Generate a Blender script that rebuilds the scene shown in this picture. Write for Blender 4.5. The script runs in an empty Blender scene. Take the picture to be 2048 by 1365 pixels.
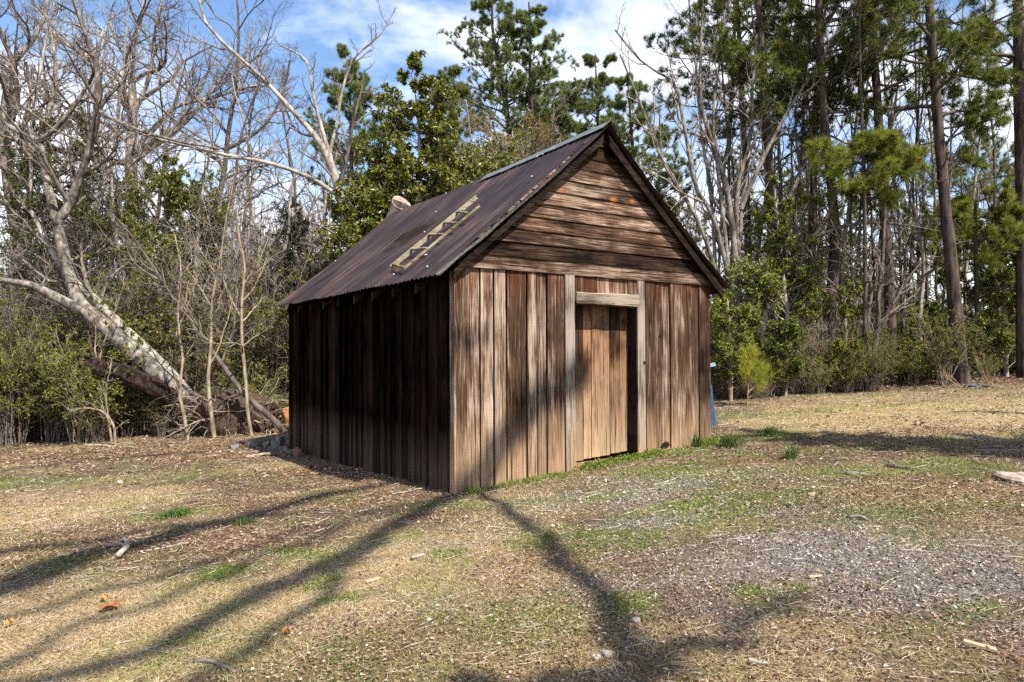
import bpy, math, random
import numpy as np
from mathutils import Matrix, Vector

# ------------------------------------------------------------------ camera, sky, sun, exposure
SC = bpy.context.scene
COL = SC.collection
F, PITCH, ROLL, CAMZ = 1353.36, 0.0137, -0.0039, 1.4993          # photograph is 2048 x 1365
cam = bpy.data.cameras.new("camera"); cam_o = bpy.data.objects.new("camera", cam); COL.objects.link(cam_o)
cam.sensor_width = 36.0; cam.lens = F / 2048 * 36.0; cam.clip_start = 0.05; cam.clip_end = 6000
cam_o.matrix_world = Matrix.Translation((0, 0, CAMZ)) @ Matrix.Rotation(math.pi / 2 + PITCH, 4, 'X') @ Matrix.Rotation(ROLL, 4, 'Z')
SC.camera = cam_o

YAW, X0, Y0 = 0.595, -0.5907, 7.1551                               # shed corner and heading
TV = np.array([math.cos(YAW), math.sin(YAW), 0]); LV = np.array([-math.sin(YAW), math.cos(YAW), 0])
SUN = -0.60 * LV + 0.07 * TV + np.array([0, 0, 0.79]); SUN /= np.linalg.norm(SUN)   # towards the sun
sun_el = math.asin(SUN[2]); sun_az = math.atan2(SUN[0], SUN[1])
sl = bpy.data.lights.new("sun", 'SUN'); sl.energy = 5.0; sl.angle = math.radians(0.5); sl.color = (1.0, 0.93, 0.82)
so = bpy.data.objects.new("sun", sl); COL.objects.link(so)
so.rotation_euler = Vector(-SUN).to_track_quat('-Z', 'Y').to_euler(); so.location = tuple(SUN * 60)

world = bpy.data.worlds.new("World"); SC.world = world; world.use_nodes = True
wn, wl = world.node_tree.nodes, world.node_tree.links
for n in list(wn): wn.remove(n)
w_out = wn.new('ShaderNodeOutputWorld'); w_bg = wn.new('ShaderNodeBackground'); w_bg.inputs['Strength'].default_value = 0.07
sky = wn.new('ShaderNodeTexSky'); sky.sky_type = 'NISHITA'; sky.sun_disc = False
sky.sun_elevation = sun_el; sky.sun_rotation = sun_az; sky.air_density = 1.0; sky.dust_density = 0.3; sky.ozone_density = 2.2
w_tc = wn.new('ShaderNodeTexCoord'); w_map = wn.new('ShaderNodeMapping'); w_map.inputs['Scale'].default_value = (1.0, 1.0, 2.1)
w_map.inputs['Location'].default_value = (0.35, 0.0, 0.22)
w_noise = wn.new('ShaderNodeTexNoise'); w_noise.inputs['Scale'].default_value = 3.1; w_noise.inputs['Detail'].default_value = 9; w_noise.inputs['Roughness'].default_value = 0.56
w_noise.inputs['Distortion'].default_value = 0.25
w_ramp = wn.new('ShaderNodeValToRGB'); w_ramp.color_ramp.elements[0].position = 0.46; w_ramp.color_ramp.elements[1].position = 0.64
w_sep = wn.new('ShaderNodeSeparateXYZ')
w_hz = wn.new('ShaderNodeMapRange'); w_hz.inputs['From Min'].default_value = 0.5; w_hz.inputs['From Max'].default_value = 0.12
w_hz.inputs['To Min'].default_value = -0.02; w_hz.inputs['To Max'].default_value = 0.16
w_add = wn.new('ShaderNodeMath'); w_add.operation = 'ADD'
w_mix = wn.new('ShaderNodeMix'); w_mix.data_type = 'RGBA'; w_mix.inputs['B'].default_value = (10.2, 10.6, 11.6, 1)
w_mul = wn.new('ShaderNodeMath'); w_mul.operation = 'MULTIPLY'; w_mul.inputs[1].default_value = 0.93
wl.new(w_tc.outputs['Generated'], w_map.inputs['Vector']); wl.new(w_map.outputs[0], w_noise.inputs['Vector'])
wl.new(w_tc.outputs['Generated'], w_sep.inputs[0]); wl.new(w_sep.outputs['Z'], w_hz.inputs['Value'])
wl.new(w_noise.outputs['Fac'], w_add.inputs[0]); wl.new(w_hz.outputs[0], w_add.inputs[1]); wl.new(w_add.outputs[0], w_ramp.inputs[0])
wl.new(w_ramp.outputs[0], w_mul.inputs[0]); wl.new(w_mul.outputs[0], w_mix.inputs['Factor'])
w_t = wn.new('ShaderNodeMix'); w_t.data_type = 'RGBA'; w_t.blend_type = 'MULTIPLY'; w_t.inputs['Factor'].default_value = 1.0; w_t.inputs['B'].default_value = (1.45, 1.58, 1.66, 1)
wl.new(sky.outputs[0], w_t.inputs['A']); wl.new(w_t.outputs['Result'], w_mix.inputs['A']); wl.new(w_mix.outputs['Result'], w_bg.inputs['Color']); wl.new(w_bg.outputs[0], w_out.inputs[0])
vs = SC.view_settings
vs.view_transform = 'Standard'; vs.look = 'None'; vs.gamma = 1.0; vs.use_curve_mapping = False; vs.exposure = 1.1
SC.cycles.max_bounces = 5; SC.cycles.diffuse_bounces = 2; SC.cycles.glossy_bounces = 2; SC.cycles.transmission_bounces = 3
SC.cycles.use_adaptive_sampling = True; SC.cycles.adaptive_threshold = 0.02
SC.cycles.use_denoising = False
SC.cycles.caustics_reflective = False; SC.cycles.caustics_refractive = False

# ------------------------------------------------------------------ geometry helpers
RNG = np.random.default_rng(11)
random.seed(5)

def ray(px, py):
    X, Y = px - 1024.0, py - 682.5
    c, s = math.cos(-ROLL), math.sin(-ROLL)
    X, Y = c * X - s * Y, s * X + c * Y
    r, u = X / F, -Y / F
    c, s = math.cos(PITCH), math.sin(PITCH)
    return np.array([r, c - s * u, s + c * u])

def W(px, py, depth):
    """A point of the place: seen at this pixel, this many metres ahead."""
    d = ray(px, py)
    return d * (depth / d[1]) + np.array([0, 0, CAMZ])

def smooth(a, b, x):
    t = np.clip((x - a) / (b - a), 0, 1); return t * t * (3 - 2 * t)

def hash2(ix, iy, seed):
    h = (ix.astype(np.int64) * 374761393 + iy.astype(np.int64) * 668265263 + seed * 974634777) & 0x7fffffff
    h = ((h ^ (h >> 13)) * 1274126177) & 0x7fffffff
    return ((h ^ (h >> 16)) & 0xffff) / 65535.0

def vnoise(x, y, seed=0):
    x = np.asarray(x, float); y = np.asarray(y, float)
    ix, iy = np.floor(x), np.floor(y); fx, fy = x - ix, y - iy
    fx = fx * fx * (3 - 2 * fx); fy = fy * fy * (3 - 2 * fy)
    a = hash2(ix, iy, seed); b = hash2(ix + 1, iy, seed); c = hash2(ix, iy + 1, seed); d = hash2(ix + 1, iy + 1, seed)
    return (a * (1 - fx) + b * fx) * (1 - fy) + (c * (1 - fx) + d * fx) * fy

def fbm(x, y, seed=0, oct=4):
    v = 0; a = 0.5; t = 0
    for i in range(oct):
        v = v + a * vnoise(x * 2 ** i, y * 2 ** i, seed + i * 17); t += a; a *= 0.55
    return v / t

def ground_z(x, y):
    x = np.asarray(x, float); y = np.asarray(y, float)
    z = 0.069 * 17 * np.tanh((x + 0.59) / 17)
    z = z - smooth(17.0, 30, y) * smooth(3, 11, x) * 1.5
    z = z + (fbm(x * 0.55, y * 0.55, 3) - 0.5) * 0.10 * smooth(1, 4, np.abs(x - 1.5) + np.abs(y - 9.5))
    z = z + (vnoise(x * 3.1, y * 3.1, 9) - 0.5) * 0.025
    return z

def G(px, py):
    """Where the line of sight through this pixel meets the ground."""
    d = ray(px, py); t = 1.0
    for _ in range(60):
        p = d * t; z = CAMZ + p[2] - float(ground_z(p[0], p[1])); slope = d[2] - 0.069 * d[0]
        if abs(z) < 1e-4: break
        t = max(0.2, t - z / slope * 0.9) if slope < -1e-3 else t + 1
    p = d * t
    return np.array([p[0], p[1], float(ground_z(p[0], p[1]))])

def at_ground(x, y, dz=0.0):
    return (float(x), float(y), float(ground_z(x, y)) + dz)

class MB:
    """Collects vertices and faces, then links them as one mesh object."""
    def __init__(self): self.V = []; self.T = []; self.Q = []; self.n = 0; self.P = []; self.mt = []; self.mq = []
    def add(self, v, tris=None, quads=None, mat=0):
        v = np.asarray(v, np.float64).reshape(-1, 3)
        if tris is not None and len(tris): self.T.append(np.asarray(tris, np.int64) + self.n); self.mt.append(np.full(len(tris), mat))
        if quads is not None and len(quads): self.Q.append(np.asarray(quads, np.int64) + self.n); self.mq.append(np.full(len(quads), mat))
        self.V.append(v); self.n += len(v)
    def box(self, x0, x1, y0, y1, z0, z1, dx=0.0, dy=0.0, mat=0, top=None):
        """Box; dx, dy shift its top, top = (x0, x1) reshapes it."""
        tx0, tx1 = top if top else (x0, x1)
        v = [(x0, y0, z0), (x1, y0, z0), (x1, y1, z0), (x0, y1, z0), (tx0 + dx, y0 + dy, z1), (tx1 + dx, y0 + dy, z1), (tx1 + dx, y1 + dy, z1), (tx0 + dx, y1 + dy, z1)]
        self.add(v, quads=[(0, 3, 2, 1), (4, 5, 6, 7), (0, 1, 5, 4), (1, 2, 6, 5), (2, 3, 7, 6), (3, 0, 4, 7)], mat=mat)
    def obox(self, c, ax, ay, az, mat=0):
        """Box about c with three half axes."""
        c, ax, ay, az = (np.asarray(q, float) for q in (c, ax, ay, az))
        v = [c + i * ax + j * ay + k * az for k in (-1, 1) for i, j in ((-1, -1), (1, -1), (1, 1), (-1, 1))]
        self.add(v, quads=[(0, 3, 2, 1), (4, 5, 6, 7), (0, 1, 5, 4), (1, 2, 6, 5), (2, 3, 7, 6), (3, 0, 4, 7)], mat=mat)
    def beam(self, a, b, w, h, up=(0, 0, 1), mat=0):
        a, b = np.asarray(a, float), np.asarray(b, float); d = b - a; L = np.linalg.norm(d); d /= L
        s = np.cross(d, np.asarray(up, float)); s /= np.linalg.norm(s); u = np.cross(s, d)
        self.obox((a + b) / 2, d * L / 2, s * w / 2, u * h / 2, mat)
    def strands(self, P, R, sides=5, cap=False, mat=0):
        P = np.asarray(P, float); R = np.asarray(R, float)
        n, k, _ = P.shape
        if n == 0: return
        t = np.gradient(P, axis=1); t /= np.linalg.norm(t, axis=2, keepdims=True) + 1e-9
        ref = np.broadcast_to(np.array([0.31, 0.17, 0.935]), t.shape).copy()
        m = np.abs((t[:, 0] * ref[:, 0]).sum(-1)) > 0.8
        ref[m] = np.array([0.95, -0.28, 0.1])
        u = np.cross(t, ref); u /= np.linalg.norm(u, axis=2, keepdims=True) + 1e-9
        w = np.cross(t, u)
        a = np.arange(sides) * 2 * np.pi / sides
        V = P[:, :, None] + R[:, :, None, None] * (np.cos(a)[None, None, :, None] * u[:, :, None] + np.sin(a)[None, None, :, None] * w[:, :, None])
        idx = np.arange(n * k * sides).reshape(n, k, sides)
        nx = np.roll(idx, -1, axis=2)
        q = np.stack([idx[:, :-1], nx[:, :-1], nx[:, 1:], idx[:, 1:]], -1).reshape(-1, 4)
        tr = None
        if cap:
            tr = np.concatenate([np.stack([np.broadcast_to(idx[:, -1, :1], (n, sides - 2)), idx[:, -1, 1:-1], idx[:, -1, 2:]], -1).reshape(-1, 3),
                                 np.stack([np.broadcast_to(idx[:, 0, :1], (n, sides - 2)), idx[:, 0, 2:], idx[:, 0, 1:-1]], -1).reshape(-1, 3)])
        self.add(V.reshape(-1, 3), tris=tr, quads=q, mat=mat)
    def mesh(self, name, mats, smooth_=False):
        me = bpy.data.meshes.new(name)
        V = np.concatenate(self.V) if self.V else np.zeros((0, 3))
        T = np.concatenate(self.T) if self.T else np.zeros((0, 3), int); Q = np.concatenate(self.Q) if self.Q else np.zeros((0, 4), int)
        me.vertices.add(len(V)); me.vertices.foreach_set('co', V.astype(np.float32).ravel())
        me.loops.add(T.size + Q.size); me.loops.foreach_set('vertex_index', np.concatenate([T.ravel(), Q.ravel()]).astype(np.int32))
        me.polygons.add(len(T) + len(Q))
        st = np.concatenate([np.arange(len(T)) * 3, T.size + np.arange(len(Q)) * 4])
        me.polygons.foreach_set('loop_start', st.astype(np.int32))
        mi = np.concatenate(self.mt + self.mq) if (self.mt or self.mq) else np.zeros(0)
        if len(mi): me.polygons.foreach_set('material_index', mi.astype(np.int32))
        me.polygons.foreach_set('use_smooth', np.full(len(T) + len(Q), bool(smooth_)))
        me.update(calc_edges=True); me.validate()
        for m in (mats if isinstance(mats, (list, tuple)) else [mats]): me.materials.append(m)
        return me
    def build(self, name, mats, parent=None, loc=None, smooth_=False):
        return link(name, self.mesh(name, mats, smooth_), parent, loc)

def link(name, data, parent=None, loc=None):
    o = bpy.data.objects.new(name, data); COL.objects.link(o)
    if parent is not None: o.parent = parent
    if loc is not None: o.location = loc
    return o

def tag(o, label=None, cat=None, group=None, kind=None):
    if label: o['label'] = label
    if cat: o['category'] = cat
    if group: o['group'] = group
    if kind: o['kind'] = kind
    return o

def thing(name, loc, label, cat, group=None, rz=0.0):
    o = bpy.data.objects.new(name, None); COL.objects.link(o); o.empty_display_size = 0.1
    o.location = tuple(float(q) for q in loc); o.rotation_euler = (0, 0, rz)
    return tag(o, label, cat, group)

def copy_tree(o, parent=None):
    c = o.copy(); COL.objects.link(c)
    if parent is not None: c.parent = parent
    for ch in o.children: copy_tree(ch, c)
    return c

# ------------------------------------------------------------------ material helpers
class Mat:
    def __init__(self, name):
        self.m = bpy.data.materials.new(name); self.m.use_nodes = True
        self.t = self.m.node_tree; self.N = self.t.nodes; self.L = self.t.links
        for n in list(self.N): self.N.remove(n)
        self.out = self.N.new('ShaderNodeOutputMaterial'); self.b = self.N.new('ShaderNodeBsdfPrincipled')
        self.L.new(self.b.outputs[0], self.out.inputs[0])
        self.b.inputs['Specular IOR Level'].default_value = 0.25; self.b.inputs['Roughness'].default_value = 0.8
    def new(self, t, **kw):
        n = self.N.new(t)
        for k, v in kw.items(): setattr(n, k, v)
        return n
    def put(self, inp, v):
        if hasattr(v, 'is_output'): self.L.new(v, inp)
        else: inp.default_value = v
    def coord(self, which='Object'): return self.new('ShaderNodeTexCoord').outputs[which]
    def attr(self, name): return self.new('ShaderNodeAttribute', attribute_name=name)
    def rnd(self): return self.new('ShaderNodeNewGeometry').outputs['Random Per Island']
    def ornd(self): return self.new('ShaderNodeObjectInfo').outputs['Random']
    def mapping(self, v, scale=(1, 1, 1), loc=(0, 0, 0)):
        n = self.new('ShaderNodeMapping'); self.put(n.inputs['Vector'], v); self.put(n.inputs['Scale'], scale); self.put(n.inputs['Location'], loc); return n.outputs[0]
    def noise(self, v, scale, detail=4, rough=0.55, dist=0.0):
        n = self.new('ShaderNodeTexNoise'); self.put(n.inputs['Vector'], v); n.inputs['Scale'].default_value = scale; n.inputs['Detail'].default_value = detail
        n.inputs['Roughness'].default_value = rough; n.inputs['Distortion'].default_value = dist; return n.outputs['Fac']
    def ramp(self, v, stops):
        n = self.new('ShaderNodeValToRGB'); e = n.color_ramp.elements
        while len(e) < len(stops): e.new(0.5)
        for q, (p, c) in zip(e, stops): q.position = p; q.color = (c, c, c, 1) if isinstance(c, (int, float)) else (*c, 1)
        self.put(n.inputs[0], v); return n.outputs[0]
    def mix(self, f, a, b, mode='MIX'):
        n = self.new('ShaderNodeMix', data_type='RGBA', blend_type=mode)
        fix = lambda c: (*c, 1) if isinstance(c, tuple) and len(c) == 3 else c
        self.put(n.inputs['Factor'], f); self.put(n.inputs['A'], fix(a)); self.put(n.inputs['B'], fix(b)); return n.outputs['Result']
    def math(self, op, a, b=0.0, clamp=False):
        n = self.new('ShaderNodeMath', operation=op, use_clamp=clamp); self.put(n.inputs[0], a); self.put(n.inputs[1], b); return n.outputs[0]
    def rng(self, v, a, b, c=0.0, d=1.0):
        n = self.new('ShaderNodeMapRange'); self.put(n.inputs[0], v)
        for i, q in enumerate((a, b, c, d)): n.inputs[i + 1].default_value = q
        return n.outputs[0]
    def sep(self, v): n = self.new('ShaderNodeSeparateXYZ'); self.put(n.inputs[0], v); return n.outputs
    def bump(self, h, strength=0.4, dist=0.01):
        n = self.new('ShaderNodeBump'); n.inputs['Strength'].default_value = strength; n.inputs['Distance'].default_value = dist
        self.put(n.inputs['Height'], h); self.L.new(n.outputs[0], self.b.inputs['Normal'])
    def color(self, c):
        self.put(self.b.inputs['Base Color'], (*c, 1) if isinstance(c, tuple) else c); return self.m

def plain(name, c, rough=0.8, var=0.25, scale=30):
    m = Mat(name); n = m.noise(m.coord(), scale, 4)
    m.b.inputs['Roughness'].default_value = rough
    m.bump(n, 0.4, 0.01)
    return m.color(m.ramp(n, [(0.3, tuple(q * (1 - var) for q in c)), (0.7, tuple(q * (1 + var) for q in c))]))

def bark(name, dark, light, scale=9.0, stretch=0.25, thr=(0.38, 0.62), extra=None):
    m = Mat(name); v = m.mapping(m.coord('Object'), (1, 1, stretch))
    a = m.noise(v, scale, 6, 0.65); b = m.noise(m.coord('Object'), 2.2, 3)
    f = m.math('ADD', m.math('MULTIPLY', a, 0.75), m.math('MULTIPLY', b, 0.25))
    c = m.ramp(f, [(thr[0], dark), (thr[1], light)])
    if extra:
        e = m.noise(m.coord('Object'), 5.0, 5, 0.7); c = m.mix(m.ramp(e, [(0.56, 0.0), (0.64, 1.0)]), c, extra)
    m.bump(a, 0.8, 0.03); m.b.inputs['Roughness'].default_value = 0.9
    return m.color(c)

def leafy(name, stops, trans=0.35, rough=0.5, spec=0.3):
    """Leaf colours differ from leaf to leaf and a little from plant to plant."""
    m = Mat(name); r = m.rnd()
    c = m.ramp(r, stops)
    h = m.new('ShaderNodeHueSaturation'); m.put(h.inputs['Value'], m.rng(m.ornd(), 0, 1, 0.8, 1.2)); m.put(h.inputs['Color'], c)
    m.put(h.inputs['Hue'], m.rng(m.ornd(), 0, 1, 0.488, 0.512))
    m.color(h.outputs[0]); m.b.inputs['Roughness'].default_value = rough; m.b.inputs['Specular IOR Level'].default_value = spec
    tr = m.new('ShaderNodeBsdfTranslucent'); m.L.new(h.outputs[0], tr.inputs['Color'])
    mx = m.new('ShaderNodeMixShader'); mx.inputs[0].default_value = trans
    m.L.new(m.b.outputs[0], mx.inputs[1]); m.L.new(tr.outputs[0], mx.inputs[2]); m.L.new(mx.outputs[0], m.out.inputs[0])
    return m.m

# ------------------------------------------------------------------ ground
GRAVEL = [(1370, 995, 1.5, 0.9, 1), (1480, 1060, 1.2, .7, .9), (1700, 1120, 1.3, .75, 1), (1560, 1190, 0.8, .45, .8), (1900, 1180, .9, .5, .7), (1190, 1040, .7, .3, .5), (1010, 1060, .9, .4, .55),
          (790, 1240, .35, .25, .7), (1180, 1180, .35, .22, .6), (1250, 970, 1.0, .6, .6), (1950, 1290, .5, .3, .7), (1650, 1030, 1.3, .6, .6)]
GREEN = [(930, 985, .25, .12, 1), (1045, 945, .35, .12, 1), (1095, 938, .3, .12, 1), (1150, 925, .4, .12, 1), (1240, 915, .4, .12, 1), (1320, 908, .4, .12, 1), (1230, 1085, .35, .2, .8), (1450, 1050, .6, .2, .7), (1330, 940, .7, .2, .7), (150, 1120, .5, .2, .4), (430, 1290, .6, .3, .45), (820, 1330, .6, .25, .4), (1050, 1230, .4, .2, .4), (1800, 940, .9, .3, .6), (1560, 950, 1.0, .25, .6), (350, 1030, .45, .12, 1), (465, 1150, .2, .12, 1), (655, 1165, .14, .1, 1), (700, 1195, .16, .08, 1), (1110, 1078, .35, .15, .9), (1160, 1080, .2, .1, .9),
         (1400, 1022, .7, .2, 1), (1480, 1010, .6, .25, .8), (1250, 1215, .15, .18, 1), (1560, 1000, .5, .25, .7), (960, 965, .3, .15, 1), (1010, 950, .3, .13, 1),
         (1200, 918, .6, .1, 1), (1290, 912, .5, .13, 1), (1350, 905, .6, .14, 1), (1400, 890, .4, .2, 1), (1560, 872, .8, .25, 1), (1400, 960, .8, .3, .5),
         (1650, 900, 1.6, .25, .5), (640, 1110, .4, .15, .6), (250, 960, 1, .3, .35), (40, 970, 1, .4, .45), (1700, 960, 1.2, .35, .5), (1850, 1020, .8, .2, .6),
         (760, 1080, .3, .12, .6), (900, 1110, .2, .1, .5), (1500, 830, 1.5, .4, .6), (1700, 815, 1.8, .3, .5), (300, 1000, .8, .3, .3), (560, 1330, .5, .2, .35),
         (1080, 1000, .8, .15, .5), (880, 1010, .5, .2, .4), (1960, 1220, .2, .08, .8), (1490, 1185, .1, .06, 1), (1600, 1180, .1, .06, 1)]
STRAW = [(1750, 830, 2.5, 1.2, .9), (1600, 840, 1.6, .8, .7), (1950, 830, 3.2, 1.6, 1), (250, 1290, 1.1, .8, .9), (120, 1020, 1.3, .7, .7), (520, 1230, .8, .5, .8), (760, 1130, .7, .4, .7), (1700, 800, 3, .8, .5), (150, 1240, 1, .5, .7), (1100, 1330, .6, .3, .4), (1550, 1330, .7, .3, .5)]
LITTER = [(250, 905, 3.2, .8, 1), (480, 905, 1.6, .6, 1), (650, 945, .9, .4, 1), (760, 965, .8, .25, .8), (1000, 1300, 1.2, .5, .6), (1350, 1290, 1.2, .5, .6), (1650, 905, 2.5, .4, .5), (1850, 870, 2, .4, .6), (300, 1090, 1.5, .35, .8), (1900, 1000, 2, .7, .6), (1750, 1300, 1.3, .5, .5), (1150, 1130, .8, .4, .5), (700, 1000, 1.3, .3, .6)]

def blobs(spec, x, y, seed, warp=0.5):
    w = 0.0
    nx = (fbm(x * 1.6, y * 1.6, seed) - .5); ny = (fbm(x * 1.6, y * 1.6, seed + 50) - .5)
    for px, py, rx, ry, a in spec:
        g = G(px, py)
        d = np.sqrt(((x - g[0]) / rx + nx * warp * 2) ** 2 + ((y - g[1]) / (ry * 1.6) + ny * warp * 2) ** 2)
        w = np.maximum(w, a * (1 - smooth(0.45, 1.35, d)))
    return w

def masks(x, y):
    x = np.asarray(x, float); y = np.asarray(y, float)
    near = (y > 0) & (y < 30) & (np.abs(x) < 30)
    gr = blobs(GRAVEL, x, y, 101) * np.clip(2.6 * fbm(x * 2.2, y * 2.2, 7, 5) - .72, 0.06, 1)
    gn = blobs(GREEN, x, y, 201, 0.8) * np.clip(fbm(x * 5, y * 5, 8) * 2.4 - 0.35, 0, 1) + 0.36 * np.clip(fbm(x * 2.2, y * 2.2, 21) * 4 - 2.0, 0, 1)
    st = np.clip(blobs(STRAW, x, y, 301) + 0.5 * np.clip(fbm(x * .9, y * .9, 23) * 3 - 1.3, 0, 1), 0, 1)
    forest = smooth(14.6, 15.8, y + 0.6 * (fbm(x, y * 0.2, 44) - .5))
    li = np.clip(blobs(LITTER, x, y, 401) + forest + 0.4 * np.clip(fbm(x * 1.3, y * 1.3, 25) * 3 - 1.4, 0, 1), 0, 1)
    return np.clip(gr, 0, 1), np.clip(gn, 0, 1), st * (1 - forest * .8), li

def build_ground():
    def axis(a, b, step, lo, hi):
        mid = list(np.arange(a, b, step)); r = []; q = b; s = step
        while q < hi: r.append(q); s *= 1.28; q += s
        l = []; q = a; s = step
        while q > lo: s *= 1.28; q -= s; l.append(q)
        return np.array(l[::-1] + mid + r + [hi])
    xs = axis(-12.5, 14.5, 0.07, -2500, 2500); ys = axis(2.0, 17.0, 0.07, -400, 4000)
    X, Y = np.meshgrid(xs, ys); Z = ground_z(X, Y)
    gr, gn, st, li = masks(X.ravel(), Y.ravel())
    m = MB(); idx = np.arange(X.size).reshape(X.shape)
    m.add(np.stack([X, Y, Z], -1).reshape(-1, 3), quads=np.stack([idx[:-1, :-1], idx[:-1, 1:], idx[1:, 1:], idx[1:, :-1]], -1).reshape(-1, 4))
    g = Mat('ground'); v = g.coord('Object')
    ca = g.attr('cover'); s = g.sep(ca.outputs['Vector']); s2 = g.attr('straw').outputs['Fac']
    n1 = g.noise(v, 38, 6, 0.7); n2 = g.noise(v, 5, 4); n3 = g.noise(g.mapping(v, (1, .55, 1)), 95, 3, 0.7)
    c = g.ramp(n1, [(0.34, (.018, .011, .007)), (0.52, (.105, .068, .043)), (0.72, (.26, .18, .115))])
    c = g.mix(s[2], c, g.ramp(n3, [(0.32, (.045, .022, .014)), (0.5, (.16, .085, .052)), (0.66, (.30, .19, .125))]))
    c = g.mix(s2, c, g.ramp(n3, [(0.34, (.08, .05, .022)), (0.52, (.37, .265, .125)), (0.68, (.66, .52, .28))]))
    c = g.mix(s[0], c, g.ramp(g.noise(v, 70, 4, 0.75), [(0.34, (.03, .026, .022)), (0.5, (.155, .138, .118)), (0.68, (.38, .345, .30))]))
    c = g.mix(g.math('MULTIPLY', s[1], 0.75), c, g.ramp(n1, [(0.3, (.05, .075, .012)), (0.6, (.17, .24, .04))]))
    c = g.mix(0.35, c, g.ramp(n2, [(0.3, .35), (0.65, 1.0)]), 'MULTIPLY')
    g.color(c); g.b.inputs['Roughness'].default_value = 0.95; g.bump(g.math('ADD', n1, g.math('MULTIPLY', n3, .5)), 0.9, 0.03)
    o = m.build('ground', g.m, smooth_=True)
    a = o.data.attributes.new('cover', 'FLOAT_VECTOR', 'POINT'); a.data.foreach_set('vector', np.stack([gr, gn, li], -1).astype(np.float32).ravel())
    a = o.data.attributes.new('straw', 'FLOAT', 'POINT'); a.data.foreach_set('value', st.astype(np.float32))
    tag(o, kind='structure')
build_ground()

# ------------------------------------------------------------------ the shed
SW, SL, SH, SA = 4.0337, 6.055, 2.4308, 4.2305       # width, length, wall height, ridge height
EH, OV, RK = 2.29, 0.275, 0.19                        # eave height, eave and rake overhang
SB = np.array([X0, Y0, 0.0])

def to_local(p): p = np.asarray(p, float) - SB; return np.array([p @ TV, p @ LV, p[2]])
def on_front(px, py, y=0.0):
    d = ray(px, py); o = np.array([0, 0, CAMZ]) - SB
    t = (y - o @ LV) / (d @ LV); return to_local(np.array([0, 0, CAMZ]) + d * t)
def on_left(px, py):
    d = ray(px, py); o = np.array([0, 0, CAMZ]) - SB
    t = -(o @ TV) / (d @ TV); return to_local(np.array([0, 0, CAMZ]) + d * t)
SLOPE = (SA - EH) / (SW / 2 + OV)
RN = np.array([-SLOPE, 0, 1.0]); RN /= np.linalg.norm(RN)       # normal of the near roof plane, local
def on_roof(px, py):
    d = ray(px, py); dl = np.array([d @ TV, d @ LV, d[2]]); ol = to_local((0, 0, CAMZ))
    p0 = np.array([-OV, 0, EH]); t = ((p0 - ol) @ RN) / (dl @ RN); return ol + dl * t
def gz_local(x, y): p = SB + TV * x + LV * y; return float(ground_z(p[0], p[1]))

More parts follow.
